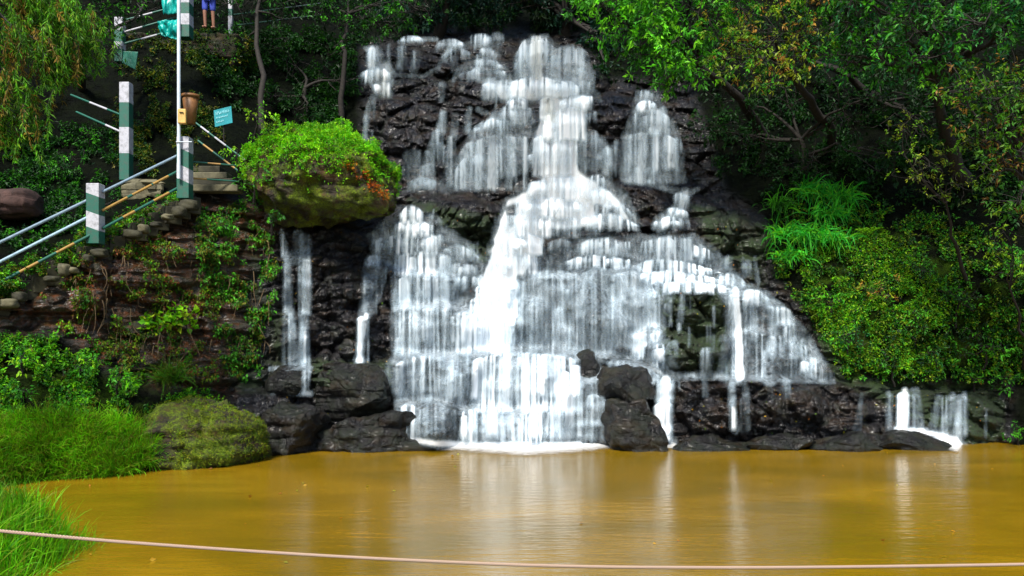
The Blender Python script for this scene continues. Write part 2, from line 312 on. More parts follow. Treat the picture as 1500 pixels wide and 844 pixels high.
def beds(X, Z):
    """broken horizontal beds of rock, two sizes"""
    out = 0
    for h, amp, s in ((.55, .17, 3), (.22, .06, 31)):
        zw = Z + .22 * (fbm(X * .35, Z * .3, s) - .5) * 2 + .05 * fbm(X * 2, Z * 2, s + 3)
        r = np.floor(zw / h); fz = zw / h - r
        wd = h * (1.1 + 1.8 * hsh(r, r * 0, s + 5)); xx = X / wd + hsh(r, r * 0 + 1, s + 6) * 7 + .25 * (fbm(X * 1.5, Z * 1.5, s + 8) - .5)
        c = np.floor(xx); fx = xx - c
        e = np.minimum(np.minimum(fz, 1 - fz) * h, np.minimum(fx, 1 - fx) * wd)
        out = out + (amp * (hsh(r, c, s + 9) - .5) * 1.6 + .5 * h * .35 * (1 - sst(0, h * .22, e)) + .06 * h * (fz - .5))
    return out
def domes(X, Z):
    """rounded cobbles the water drapes over: height 0..1 and an id per cobble"""
    a = X * 1.15 + .5 * fbm(X * .8, Z * .8, 171); b_ = Z * 1.45 + .35 * fbm(X * .9, Z * .7, 173)
    e, cid, d1 = voro(a, b_, 181, True); return np.clip(1 - (d1 / .72) ** 2, 0, 1) * sst(0, .12, e), cid
def depth(px, py, detail=True):
    px = np.asarray(px, float); py = np.asarray(py, float)
    Y = base_depth(px, py)
    X = (px - CX) * Y / F_PX; Z = EYE - (py - CY) * Y / F_PX
    rock = np.maximum(polym(px, py, FALLS, 14), .85 * polym(px, py, WALL, 10))
    wx = px + 10 * (fbm(px / 30., py / 30., 5) - .5) * 2; wy = py + 5 * (fbm(px / 22., py / 22., 9) - .5) * 2
    for poly, d in LIPS:
        xs = [p[0] for p in poly]; ys = [p[1] for p in poly]
        m = (px > xs[0] - 40) & (px < xs[-1] + 40)
        if not m.any(): continue
        ly = np.interp(wx[m] if wx.ndim else wx, xs, ys)
        u = (ly - wy[m])
        f = np.where(u > 0, .5 * np.exp(-np.abs(u) / 24.), -.5 * np.exp(-np.abs(u) / 30.))
        k = np.tanh(np.abs(u) / 2.2)
        fade = sst(xs[0] - 14, xs[0] + 6, px[m]) * (1 - sst(xs[-1] - 6, xs[-1] + 14, px[m]))
        Y[m] += d * f * k * fade
    for cx, cy, rx, ry, d in BULGES:
        m = (abs(px - cx) < rx * 1.15) & (abs(py - cy) < ry * 1.15)
        if m.any():
            r = (abs(wx[m] - cx) / rx) ** 2.6 + (abs(wy[m] - cy) / ry) ** 2.6
            Y[m] -= d * np.clip(1 - r, 0, 1) ** .45
    tz = polym(px, py, [(395,335),(560,300),(640,300),(780,255),(930,262),(1010,330),(1130,400),(1250,555),(1250,660),(560,660),(395,560)], 16)
    up_ = polym(px, py, [(540,60),(870,50),(880,145),(780,255),(600,275),(545,150)], 12)
    for per, cw, amp, sd in ((30., 64., .12, 301), (17., 30., .10, 307)):
        xw = px + 18 * (fbm(px / 40., py / 30., sd) - .5) * 2
        col_ = np.floor(xw / cw + .37 * np.floor(py / 70.)); q = (py + 16 * (fbm(px / 55., py / 90., sd + 1, 2) - .5) * 2 + 9 * (hsh(col_, 0 * col_, sd + 2) - .5)) / per
        fr_ = q - np.floor(q); fx_c = xw / cw + .37 * np.floor(py / 70.) - col_
        Y += (tz + .7 * up_) * amp * ((fr_ - sst(.72, 1, fr_)) - .25 * np.sqrt(np.clip(4 * fx_c * (1 - fx_c), 0, 1)) * sst(0, .4, fr_) + .1)
    dm, dc = domes(X, Z); Y -= (.8 * tz + up_) * (.15 + .3 * dc) * np.sqrt(dm)
    if detail:
        lay = 1 - .75 * np.clip(tz + up_, 0, 1)
        Y += rock * beds(X, Z) * lay
        e, cid = voro(X * 1.3 + .3 * fbm(X, Z, 71), Z * 1.7, 77)
        Y += rock * ((cid - .5) * .34 + .16 * (1 - sst(0, .3, e)))
        e2, cid2 = voro(X * 2.9 + .5 * fbm(X * 2, Z * 2, 72), Z * 3.4, 78)
        Y += rock * ((cid2 - .5) * .10 + .06 * (1 - sst(0, .3, e2)))
        Y += (.10 * rock + .5 * (1 - rock)) * (fbm(X * 1.1, Z * 1.1, 41, 4) - .5) * 1.5
        Y += .05 * (fbm(X * 7, Z * 7, 43, 3) - .5)
    return np.maximum(Y, 4)

def P(px, py, off=0.0):
    """a world point on the gorge surface (off metres towards the camera)"""
    px = np.atleast_1d(np.asarray(px, float)); py = np.atleast_1d(np.asarray(py, float))
    return at(px, py, depth(px, py) - off)

# ------------------------------------------------------------------ materials
M_ROCK = rock_mat('wet_rock', (.0015, .0018, .0028), (.014, .012, .015), moss=(.010, .026, .0015), rough=(.16, .5))
M_BOULDER = rock_mat('boulder_rock', (.0012, .0012, .0016), (.012, .010, .011), moss=(.008, .02, .002), rough=(.22, .6), mossy=.4, attrs=False)
M_UNDER = rock_mat('overhang_rock', (.003, .0025, .0012), (.018, .012, .005), moss=(.02, .035, .002), rough=(.5, .9), mossy=.8, attrs=False)
M_MOSSY = rock_mat('mossy_rock', (.008, .006, .002), (.04, .028, .01), moss=(.10, .16, .003), rough=(.6, .9), mossy=1.0, attrs=False)
M_LEAF = leaf_mat('leaf'); M_GRASS = leaf_mat('grass_blade', .55, .45, .2)
M_BARK = plain_mat('bark', (.014, .011, .008), .85, .6, 14, .8)
M_STONE = plain_mat('stair_stone', (.028, .026, .012), .8, .75, 5, .9)
M_PALE = plain_mat('pale_stone', (.10, .09, .05), .8, .6, 4, .8)

# ------------------------------------------------------------------ the cliff and hillsides: one sheet
gx = np.unique(np.r_[np.arange(-450, 380, 5), np.arange(380, 1250, 1.6), np.arange(1250, 1480, 3.2), np.arange(1480, 2051, 8)])
gy = np.unique(np.r_[np.arange(-500, 24, 8), np.arange(24, 668, 1.6), np.arange(668, 741, 8)])
PX, PY = np.meshgrid(gx, gy)
YY = depth(PX.ravel(), PY.ravel()).reshape(PX.shape)
V = at(PX, PY, YY).reshape(-1, 3)
fr, fc = PX.ravel(), PY.ravel()
m_falls = polym(fr, fc, FALLS, 14); m_wall = polym(fr, fc, WALL, 16)
n1 = fbm(fr / 60., fc / 60., 91)
soil = np.clip(1 - m_falls - .95 * m_wall, 0, 1)
moss = np.clip(.38 * m_falls + .5 * m_wall * sst(.4, .6, n1) + .55 * polym(fr, fc, [(1180,330),(1330,330),(1500,420),(1500,560),(1240,556),(1180,440)], 25) + .8 * polym(fr, fc, [(1175,420),(1200,430),(1262,556),(1228,556),(1200,500)], 6)
   + .7 * polym(fr, fc, [(600,295),(725,320),(715,385),(690,375),(640,320)], 10) + .5 * polym(fr, fc, [(1015,300),(1130,330),(1110,420),(1040,370)], 12)
   + .7 * polym(fr, fc, [(960,420),(1065,420),(1065,550),(970,540)], 14) + .75 * polym(fr, fc, [(1245,562),(1470,566),(1470,640),(1430,655),(1320,600)], 10)
   + .5 * polym(fr, fc, [(-60,480),(200,560),(330,590),(300,660),(-60,690)], 20) + .55 * polym(fr, fc, [(455,530),(580,530),(570,585),(460,580)], 8), 0, 1)
# green slope patches beside the upper fall and steps
rust = m_wall * sst(.25, .5, fbm(fr / 45., fc / 40., 97) + .15) * (1 - polym(fr, fc, [(360,380),(430,330),(430,600),(350,600)], 20))
cliff = mesh('cliff', V, gridfaces(*PX.shape), M_ROCK, attrs={'moss': moss, 'rust': rust, 'soil': soil}, origin=(0, 20, 0))
tag(cliff, kind='structure')

# ------------------------------------------------------------------ water falling over the rock
wxs = np.arange(392, 1460, 1.5); wys = np.arange(44, 668, 1.5)
WX, WY = np.meshgrid(wxs, wys)
YR = depth(WX.ravel(), WY.ravel()).reshape(WX.shape)
YN = depth(WX.ravel(), WY.ravel(), False).reshape(WX.shape)
def minf(a, k, ax):
    return np.minimum.reduce([np.roll(a, i, ax) for i in range(-k, k + 1)])
YS = np.minimum(blur(minf(minf(YR, 2, 1), 1, 0), 3, 1), YN + .1)
YW = YS.copy()
for j in range(1, len(wys)): YW[j] = np.minimum(YS[j], YW[j - 1] + .008)
YW = blur(blur(YW, 3, 1), 2, 0)
YW = np.minimum(YW, blur(minf(YR, 1, 1), 1, 1)) - .04
_b = base_depth(WX, WY); DM, DC = domes((WX - CX) * _b / F_PX, EYE - (WY - CY) * _b / F_PX); DM = blur(blur(DM, 2, 0), 2, 1)
drop = np.zeros_like(YW); drop[1:] = np.clip((YN[:-1] - YN[1:]), 0, None)
tread = np.clip(blur(blur(drop, 2, 0), 2, 1) / .06, 0, 1)
tread *= .35 + .65 * sst(.35, .6, fbm(WX / 26., WY / 9., 151, 3))

POLYS = [ # (polygon, strength, softness)
 ([(800,140),(868,140),(862,175),(852,205),(852,250),(905,285),(930,325),(860,338),(800,350),(792,380),(770,402),(762,455),(748,522),(690,515),(688,470),(688,425),(712,385),(722,340),(742,290),(790,268),(780,200),(790,165)],1.0,7),
 ([(762,60),(800,50),(815,66),(850,74),(868,105),(873,138),(850,142),(752,142),(752,92)],.62,5), ([(774,52),(796,52),(800,142),(776,142)],1.,5),
 ([(690,112),(760,124),(832,118),(852,142),(790,150),(735,148),(715,128)],.95,5), ([(536,70),(552,67),(576,103),(573,143),(550,142),(546,124),(526,112),(541,98)],.85,4),
 ([(664,276),(668,230),(690,195),(728,165),(775,158),(782,200),(778,250),(722,262),(700,278)],.74,6), ([(592,280),(610,262),(700,268),(700,280)],.6,6),
 ([(848,195),(886,200),(904,250),(850,252)],.55,5), ([(933,133),(962,133),(968,150),(990,182),(1000,215),(1004,268),(914,268),(911,200),(926,165)],.66,5),
 ([(880,250),(920,285),(940,330),(890,337),(850,330)],.72,6),
 ([(800,350),(860,335),(930,345),(1020,345),(1050,368),(1078,400),(1112,428),(1152,458),(1192,500),(1222,556),(1060,556),(960,530),(760,520),(745,460),(765,400)],.7,6),
 ([(585,303),(622,306),(652,330),(700,368),(724,400),(692,422),(690,458),(762,468),(762,518),(690,522),(574,526),(572,460),(578,400),(548,378),(540,345)],.82,7),
 ([(575,520),(700,514),(862,514),(888,550),(892,640),(820,652),(700,656),(640,656),(583,642),(590,592),(560,556)],.84,6),
 ([(690,520),(840,520),(830,600),(820,655),(690,652),(700,600)],.9,14),
 ([(930,395),(1060,400),(1075,425),(1000,425),(960,440)],.8,6),
]
HOLES = [([(986,426),(1040,414),(1064,445),(1067,548),(1000,546),(972,505),(975,470)],.85,5),([(1098,436),(1122,440),(1150,490),(1165,552),(1132,552),(1118,480)],.6,5),
 ([(806,336),(900,334),(935,340),(900,348),(800,352)],.75,3),([(1100,500),(1120,498),(1124,552),(1092,552)],.5,4),([(614,597),(640,590),(672,600),(672,645),(616,645)],.8,4),([(858,396),(934,400),(934,470),(900,512),(865,505)],.38,8),
 ([(838,562),(888,562),(888,640),(842,645)],.35,6),([(600,530),(680,528),(680,556),(600,560)],.35,6),([(655,350),(700,372),(700,400),(650,380)],.35,6),([(740,305),(760,300),(750,330)],.3,4),
 ([(615,455),(680,470),(670,505),(600,505)],.3,8),([(1040,340),(1060,372),(1100,420),(1130,400),(1100,340)],.9,6),([(792,362),(840,346),(850,360),(800,376)],.6,4),([(872,302),(905,306),(910,330),(880,322)],.5,4),
 ([(680,402),(700,420),(690,450),(672,430)],.75,4),([(760,405),(780,405),(790,500),(768,510)],.3,6),([(550,360),(575,355),(580,385),(555,385)],.5,5)]
STROKES = [ # ([(x,y,halfwidth)...], strength)
 ([(1078,425,8),(1082,490,9),(1084,552,11)],.98),([(1088,436,6),(1116,486,7),(1128,552,12)],.8),([(1122,432,6),(1156,470,7),(1180,505,8),(1206,552,9)],.85),([(1100,420,5),(1140,448,6),(1175,485,6)],.7),
 ([(1000,430,4),(996,470,5)],.8),([(968,470,6),(950,498,10),(925,520,14)],.85),([(975,505,8),(965,545,12)],.85),([(1062,508,5),(1060,548,9)],.5),([(870,521,6),(940,535,7),(990,552,6),(1050,551,5),(1222,560,3)],.62),
 ([(850,520,6),(900,530,5),(930,545,6),(975,556,7)],.7),([(975,556,11),(970,645,13)],.97),([(1072,558,4),(1074,600,5),(1078,630,6)],.6),([(1092,570,5),(1096,628,4)],.4),([(552,384,5),(538,440,6),(530,460,5)],.6),([(536,462,6),(524,528,6)],.95),
 ([(566,388,5),(552,440,5)],.4),([(548,384,14),(536,455,12)],.3),([(412,338,3),(418,372,5)],.75),([(440,372,12),(430,378,10)],.45),([(421,378,5),(424,450,6),(432,530,9)],.5),([(436,345,9),(440,378,10)],.3),([(441,395,5),(445,450,6),(446,535,7)],.8),
 ([(395,540,3),(455,539,3)],.75),([(452,540,5),(441,574,5)],.85),([(425,575,4),(455,577,4)],.9),([(396,560,4),(400,574,5)],.5),
 ([(545,142,4),(538,170,4),(534,202,4)],.6),([(592,64,4),(586,100,5)],.45),([(612,80,5),(606,104,6)],.35),([(585,62,3),(610,57,3),(640,58,3)],.6),([(640,105,2.5),(648,84,3),(662,70,5),(698,64,5),(730,58,5)],.65),
 ([(708,62,8),(716,84,7),(700,96,9)],.6),([(728,58,9),(722,90,8),(740,112,10),(748,142,10)],.75),([(700,92,10),(672,104,5),(664,118,3)],.5),([(640,100,3),(620,112,3),(575,110,3)],.4),([(648,125,5),(646,146,4)],.6),
 ([(648,165,4),(640,196,5),(630,225,7),(618,270,12)],.62),([(668,170,5),(662,210,5),(655,275,9)],.45),([(688,160,4),(684,190,6)],.6),([(700,160,4),(716,168,4)],.5),([(604,232,14),(604,275,8)],.3),
 ([(874,140,5),(850,150,6)],.6),([(866,140,6),(880,148,3)],.5),([(918,262,5),(968,272,5),(1005,285,5),(1022,277,3)],.6),([(1003,284,8),(996,306,9),(970,328,12)],.9),([(1000,320,8),(958,332,5)],.8),
 ([(904,210,5),(912,262,4)],.5),([(885,250,4),(895,262,3)],.5),([(935,345,4),(975,352,3),(1015,345,4),(1045,368,3)],.55),([(1105,378,3),(1110,415,4)],.4),([(1088,380,3),(1092,405,4)],.3),
 ([(1326,573,5),(1322,628,8)],.97),([(1300,576,4),(1302,628,5)],.35),([(1340,574,7),(1346,628,8)],.42),([(1412,578,4),(1406,610,6),(1402,640,10)],.85),([(1395,580,5),(1385,628,8)],.7),([(1376,582,5),(1366,626,6)],.4),
 ([(1312,628,4),(1350,632,6),(1398,645,10),(1402,656,13)],1.0),([(1262,578,3),(1256,630,6)],.32),([(1446,600,2),(1444,640,3)],.3),([(590,575,10),(588,645,10)],.55),([(580,640,6),(640,650,6),(720,652,7),(850,652,7)],1.),([(930,651,5),(985,648,8)],.9),
 ([(560,385,5),(600,380,5)],.3),([(700,460,30),(760,470,20)],.9),([(872,640,8),(900,645,6)],.5)]
Mw = np.zeros(WX.size); fx_, fy_ = WX.ravel(), WY.ravel()
wob = 5 * (fbm(fx_ / 14., fy_ / 14., 131) - .5) * 2; fxw = fx_ + wob; fyw = fy_ + 3 * (fbm(fx_ / 12., fy_ / 12., 137) - .5) * 2
for poly, s, sf in POLYS: Mw = np.maximum(Mw, s * polym(fxw, fyw, poly, sf))
for poly, s, sf in HOLES: Mw *= 1 - s * polym(fxw, fyw, poly, sf)
fxs = fx_ + .35 * wob
for pts, s in STROKES: Mw = np.maximum(Mw, s * strokem(fxs, fy_, pts))
Mw = Mw.reshape(WX.shape)
# streaks carried down from lip to lip
s = fbm(wxs / 5., wxs * 0 + 3, 201, 3); S = np.zeros_like(WX)
bulge_g = np.gradient(blur(blur(YR, 5, 1), 5, 0), axis=1) * 12      # rock that stands out parts the water
for j in range(len(wys)):
    s = np.interp(wxs - np.clip(bulge_g[j], -.35, .35) * 1.0, wxs, s)
    t = tread[j] * .22
    new = .6 * fbm(wxs / 8., wxs * 0 + wys[j] / 40., 203, 2) + .4 * fbm(wxs / 26., wxs * 0 + wys[j] / 60., 207, 2)
    s = s * (1 - t - .003) + new * (t + .003)
    S[j] = s
loc_m = blur(S, 12, 1); dev = S - loc_m; sd = np.sqrt(blur(dev ** 2, 14, 1)) + .02
S = np.clip(.5 + .27 * dev / sd, 0, 1)
S = np.clip(.75 * S + .25 * fbm(WX / 30., WY / 34., 211, 3) , 0, 1)
rockout = np.clip((blur(blur(YR, 4, 1), 4, 0) - YR) / .14, 0, 1)      # knobs that stick out of the film
core = sst(.86, 1., Mw)
al = Mw * (.12 + .42 * S ** 1.5) * (1 - .5 * rockout) + core * (.62 + .32 * S)
al = np.maximum(al, .45 * sst(.5, 1., tread) * Mw)
al = np.clip(blur(al, 1, 0), 0, 1) * sst(.04, .2, Mw)
t = NT('falling_water'); v = t.coord((16, 16, .45)); v2 = t.coord((44, 44, .7))
a = t.attr('alpha').outputs['Fac']
st = t.math('ADD', t.math('MULTIPLY', t.noise(v, 1, 2, .5), .8), t.math('MULTIPLY', t.noise(v2, 1, 1, .5), .2))
a2 = t.math('ADD', a, t.math('MULTIPLY', t.math('MULTIPLY', t.math('SUBTRACT', st, .5), .8), t.math('MULTIPLY', t.math('SUBTRACT', 1.15, a), t.math('MINIMUM', t.math('MULTIPLY', a, 4.0), 1.0))))
a2 = t.math('MINIMUM', t.math('MAXIMUM', a2, 0.0), .985)
wcol = t.mix(a2, (.50, .65, .75), (.94, .965, 1.0)); wcol = t.mix(t.attr('silt').outputs['Fac'], wcol, (.9, .83, .66))
p = t.pbsdf(wcol, .6, None, .15)
tl = t.n('BsdfTranslucent'); t.l(wcol, tl.inputs[0]); mx0 = t.n('MixShader'); mx0.inputs[0].default_value = .12; t.l(p, mx0.inputs[1]); t.l(tl.outputs[0], mx0.inputs[2])
tr = t.n('BsdfTransparent'); mx = t.n('MixShader'); t.l(a2, mx.inputs[0]); t.l(tr.outputs[0], mx.inputs[1]); t.l(mx0.outputs[0], mx.inputs[2])
M_WATER = t.done(mx.outputs[0])
silt = np.maximum.reduce([strokem(fx_, fy_, [(785,52,7),(788,110,8)]), strokem(fx_, fy_, [(803,150,9),(806,172,8)]), strokem(fx_, fy_, [(1326,573,5),(1322,628,6)]), .7 * strokem(fx_, fy_, [(560,110,9),(562,142,9)])]).reshape(WX.shape) * .3
RG = np.zeros(WX.shape, int)
RG[(WX > 905) & (WX < 1062) & (WY > 120) & (WY < 280)] = 1
RG[(WX < 460)] = 2
RG[(WX < 578) & (WY > 60) & (WY < 210)] = 3
RG[(WX > 505) & (WX < 572 - (WY - 380) * .02) & (WY > 380) & (WY < 533)] = 4
RG[(WX > 1062) & (WX < 1105) & (WY > 562)] = 5
RG[(WX > 1240) & (WX < 1290) & (WY > 562)] = 6
RG[(WX > 1290) & (WX < 1358)] = 7
RG[(WX >= 1358) & (WX < 1430)] = 8
RG[(WX >= 1430)] = 9
NAMES = ['broad white main cascade spreading over dark stepped rock', 'grey veil of water in two tiers at the upper right beneath the overhanging leafy branches', 'tall narrow trickle on the dark layered cliff left of the main falls',
 'small white fall at the top left edge of the cascade, above the bushy boulder', 'thin white jet dropping on the dark ledge just left of the main cascade', 'thin broken trickle down the black ledge right of the central boulder',
 'faint short trickle at the right end of the black ledge', 'short cream coloured fall, left of the two small falls at the right shore', 'short white fan shaped fall, right of the two small falls at the right shore', 'hair thin drip on the green rock beyond the small falls']
nr, nc = WX.shape; Q = gridfaces(nr, nc); af = al.ravel(); WV = at(WX, WY, YW).reshape(-1, 3); rg = RG.ravel()
keep = af[Q].max(1) > .02
def samp(A, x, y):
    i = np.clip((y - wys[0]) / 1.5, 0, nr - 1.001); j = np.clip((x - wxs[0]) / 1.5, 0, nc - 1.001); i0 = i.astype(int); j0 = j.astype(int); a_, b_ = i - i0, j - j0
    return A[i0, j0] * (1 - a_) * (1 - b_) + A[i0 + 1, j0] * a_ * (1 - b_) + A[i0, j0 + 1] * (1 - a_) * b_ + A[i0 + 1, j0 + 1] * a_ * b_
CUR = {k: [] for k in range(len(NAMES))}; crs = np.random.RandomState(411)
SILT2 = silt
_ar = np.random.RandomState(977); EXTRA = []
Mb = blur(blur(Mw, 6, 1), 5, 0)
while len(EXTRA) < 230:
    x_, y_ = _ar.uniform(520, 1225), _ar.uniform(60, 640); d_ = float(samp(Mb, np.array([x_]), np.array([y_]))[0])
    if _ar.rand() > d_ * 1.3 + .01 or d_ < .06: continue
    w_ = _ar.uniform(5, 20); h_ = _ar.uniform(8, 34) * (1. if y_ > 280 else .8); sl = _ar.uniform(-.2, .2) * w_
    EXTRA.append(([(x_, y_), (x_ + w_ * .5, y_ - 1.5), (x_ + w_, y_ + sl)], y_ + h_, _ar.uniform(.2, .5) * (.5 + .6 * min(1, d_ * 1.5))))
for ti, (lip, y1, k) in enumerate(TIERS + EXTRA):
    xs_ = [q[0] for q in lip]; ys_ = [q[1] for q in lip]; W_ = xs_[-1] - xs_[0]; H_ = y1 - min(ys_); k = min(1., k * (1.0 if ti < len(TIERS) and k < .8 else 1.08) * (1.18 if xs_[0] > 930 and 340 < y1 < 556 else 1.))
    segs = [(xs_[0], xs_[-1], k * (.5 if k < .85 else .8), 0.)]                                   # one wide veil, then narrower curtains over it
    x = xs_[0]
    while x < xs_[-1] - 4 and W_ > 16:
        w = crs.uniform(9, 20) if H_ < 26 else crs.uniform(10, 34)
        w = min(w, xs_[-1] - x); segs.append((x - crs.uniform(0, 3), x + w, k * crs.uniform(.45, 1.1), crs.uniform(0, 7) if crs.rand() < .6 else crs.uniform(0, .3) * H_)); x += w * crs.uniform(.75, 1.15)
    for si, (x0, x1, kk, lower) in enumerate(segs):
        w = x1 - x0; nu, nv = max(7, int(w / .9)), max(8, int(H_ / 3.)); u = np.linspace(0, 1, nu); v = np.linspace(0, 1, nv); U, V2 = np.meshgrid(u, v)
        xx = x0 + U * w; ly = np.interp(xx, xs_, ys_) + lower + min(9., w * .24, H_ * .5) * np.abs(2 * U - 1) ** 2.4 - min(2.5, w * .06) + 1.8 * (fbm(xx / 14., xx * 0 + ti * 3.3, 421, 2) - .5) * 2
        foot = y1 + (crs.uniform(-.25, .08) * H_ if si else 3) + 4 * (fbm(xx / 11., xx * 0 + ti * 7.1, 423, 2) - .5) * 2 + 2
        py_ = ly + (foot - ly) * V2; px_ = xx + (xx - (x0 + x1) / 2) * (.22 if si else .06) * V2 ** .8 + 2.2 * (fbm(V2 * H_ / 40., U * 0 + si + ti, 425, 2) - .5) * V2
        mw = w * 20 / F_PX; Yc = samp(YW, px_, py_) - .02 - .015 * si ** .5 - min(.16, mw * .3) * np.sqrt(np.clip(1 - (2 * U - 1) ** 2, 0, 1)) * np.minimum(1, .35 + V2 * 1.4)
        n_ = .45 * fbm(xx / 8., V2 * H_ / 170. + ti * 5.7 + si, 431, 2) + .55 * fbm(xx / 2.9, V2 * H_ / 260. + ti * 9.1 + si, 433, 1)
        n_ = np.clip((n_ - .5) * 2.6 + .46, 0, 1)
        a_ = kk * (.03 + 1.08 * n_) * (.65 + .6 * sst(.3, .65, fbm(px_ / 30., py_ / 50., 441, 2))) + .42 * kk * np.exp(-V2 * H_ / 3.) * (.5 + n_) + .3 * kk * np.clip((V2 - .72) / .28, 0, 1) ** 2 + (.26 * kk if kk > .8 else 0)
        a_ = a_ * sst(0, min(.45, 4.5 / w + .12), U) * sst(0, min(.45, 4.5 / w + .12), 1 - U) * sst(0, 1.5 / H_, V2) * sst(0, min(.6, (16. if si else 7.) / H_), 1 - V2)
        if si: a_ = a_ * (.35 + .65 * samp(Mw, px_, py_)) 
        jx = int(np.clip((x0 + w / 2 - wxs[0]) / 1.5, 0, nc - 1)); jy = int(np.clip((ys_[0] + H_ / 2 - wys[0]) / 1.5, 0, nr - 1))
        CUR[int(RG[jy, jx])].append((at(px_, py_, Yc).reshape(-1, 3), gridfaces(nv, nu), np.clip(a_, 0, .97).ravel(), samp(SILT2, px_, py_).ravel()))
for k, lab in enumerate(NAMES):
    q = Q[keep & (rg[Q[:, 0]] == k)]
    if not len(q): continue
    u, inv = np.unique(q, return_inverse=True)
    Vs, Fs, As, Ss, o_ = [WV[u]], [inv.reshape(q.shape)], [af[u]], [silt.ravel()[u]], len(u)
    for v_, f_, a_, s_ in CUR[k]: Vs.append(v_); Fs.append(f_ + o_); As.append(a_); Ss.append(s_); o_ += len(v_)
    o = mesh('waterfall', np.concatenate(Vs), np.concatenate(Fs), M_WATER, attrs={'alpha': np.concatenate(As), 'silt': np.concatenate(Ss)})
    tag(o, lab, 'waterfall', 'streams of the falls')
P1 = WX  # kept for later lookups

# ------------------------------------------------------------------ pool
t = NT('muddy_pool'); v = t.coord()
depthn = t.noise(t.coord((.3, .6, 1)), 1, 3, .5, 1.0)
col = t.ramp(depthn, [(.25, (.12, .08, .002)), (.5, (.185, .108, .003)), (.75, (.25, .145, .005))])
wv = t.noise(t.coord((1.2, 5, 1)), 1.6, 3, .5); wf = t.noise(t.coord((3, 14, 1)), 2, 2, .5)
nrm = t.bump(wv, .22, .05); nrm = t.bump(wf, .16, .012, nrm)
M_POOL = t.done(t.pbsdf(col, .2, nrm, .6))
xs = np.linspace(-16, 16, 60); ys = np.linspace(24, 2, 60); GX, GY = np.meshgrid(xs, ys)
pool = mesh('pool_water', np.stack([GX, GY, 0 * GX], -1).reshape(-1, 3), gridfaces(60, 60), M_POOL, origin=(0, 12, 0)); tag(pool, kind='structure')
# foam where the falls meet the pool
t = NT('foam'); a = t.attr('alpha').outputs['Fac']; n = t.noise(t.coord((3, 8, 1)), 1.5, 4, .6)
a2 = t.math('MINIMUM', t.math('MAXIMUM', t.math('ADD', a, t.math('MULTIPLY', t.math('SUBTRACT', n, .5), t.math('MULTIPLY', t.math('SUBTRACT', 1.0, a), 1.2))), 0.0), .97)
a2 = t.math('MULTIPLY', a2, t.math('MINIMUM', t.math('MULTIPLY', a, 5.0), 1.0))
tr = t.n('BsdfTransparent'); mx = t.n('MixShader'); t.l(a2, mx.inputs[0]); t.l(tr.outputs[0], mx.inputs[1]); t.l(t.pbsdf((.9, .9, .88), .6), mx.inputs[2])
M_FOAM = t.done(mx.outputs[0])
def foam(x0, x1, y0, y1, core, label):
    xs = np.linspace(x0, x1, 160); ys = np.linspace(y1, y0, 60); GX, GY = np.meshgrid(xs, ys)
    pxx = GX / GY * F_PX + CX; pyy = CY + EYE * F_PX / GY
    a = strokem(pxx.ravel(), pyy.ravel(), core, .9)
    tag(mesh('foam', np.stack([GX, GY, .02 + .05 * a.reshape(GX.shape) * (1 + .5 * fbm(GX * 3, GY * 3, 5))], -1).reshape(-1, 3), gridfaces(60, 160), M_FOAM, attrs={'alpha': a}), label, 'foam', None, 'stuff')
foam(-3.4, 4.2, 15.6, 17.6, [(590,650,5),(680,652,7),(770,655,10),(850,652,8),(900,648,6),(985,650,6)], 'white foam along the foot of the main cascade')
foam(7.2, 10.6, 15.8, 17.6, [(1350,642,3),(1400,655,6)], 'white foam patch under the small right falls')

# ------------------------------------------------------------------ boulders
def ico(sub):
    import bmesh
    bm = bmesh.new(); bmesh.ops.create_icosphere(bm, subdivisions=sub, radius=1); bm.verts.ensure_lookup_table()
    v = np.array([x.co[:] for x in bm.verts]); f = np.array([[q.index for q in p.verts] for p in bm.faces]); bm.free(); return v, f
ICO = ico(6)
def boulder(name, c, r, mat, seed, label, cat='boulder', planes=16, cut=.78, rough=.1, group=None, taper=0.0, sq=.3, layer=.7):
    rs = np.random.RandomState(seed); v = ICO[0].copy()
    v = v / np.abs(v).max(1, keepdims=True) ** sq
    v[:, :2] *= (1 - taper * v[:, 2:3]); v[:, 0] += .12 * v[:, 2] * rs.normal()
    for _ in range(planes):
        n = rs.normal(size=3); n /= np.linalg.norm(n); d = cut + .28 * rs.rand()
        ov = np.clip(v @ n - d, 0, None); v = v - ov[:, None] * n * .95
    nrm = v / np.linalg.norm(v, axis=1, keepdims=True); R_ = np.array(r); w = v * R_
    m = rough * 2.6 * min(1., R_.min() * 1.6)
    def rid(f, k): return 1 - 2 * np.abs(n3(w * f + seed * 3.1, seed + k, 3) - .5) * 2
    dsp = m * (n3(w * 1.4 + seed, seed) - .5) * 2.2 + m * .45 * (rid(2.6, 3) - .7) + m * .3 * (n3(w * 7, seed + 5) - .5) + .012 * (n3(w * 22, seed + 9) - .5)
    v = w + nrm * dsp[:, None] + np.array(c)
    v[:, 1] += layer * beds(v[:, 0] + seed, v[:, 2] * 1.0) * min(1., R_.min() * 1.5)
    o = mesh(name, v, ICO[1], mat, origin=(c[0], c[1], c[2] - r[2])); tag(o, label, cat, group); return o, v
def bd(px, py, Y, rx, ry, rd):       # centre and radii from photo size
    return at(px, py, Y), (rx * Y / F_PX, rd, ry * Y / F_PX)
c, r = bd(926, 622, 17.05, 47, 48, .75); boulder('boulder', c, r, M_BOULDER, 6, 'large dark blocky boulder at the foot of the falls, between two white streams', planes=14, cut=.7, rough=.14, layer=.4, sq=.5)
c, r = bd(917, 565, 17.1, 42, 31, .7); boulder('boulder', c, r, M_BOULDER, 19, 'dark rounded rock sitting on top of the large blocky boulder', planes=14, cut=.66, taper=.18, rough=.16, layer=.1, sq=.3)
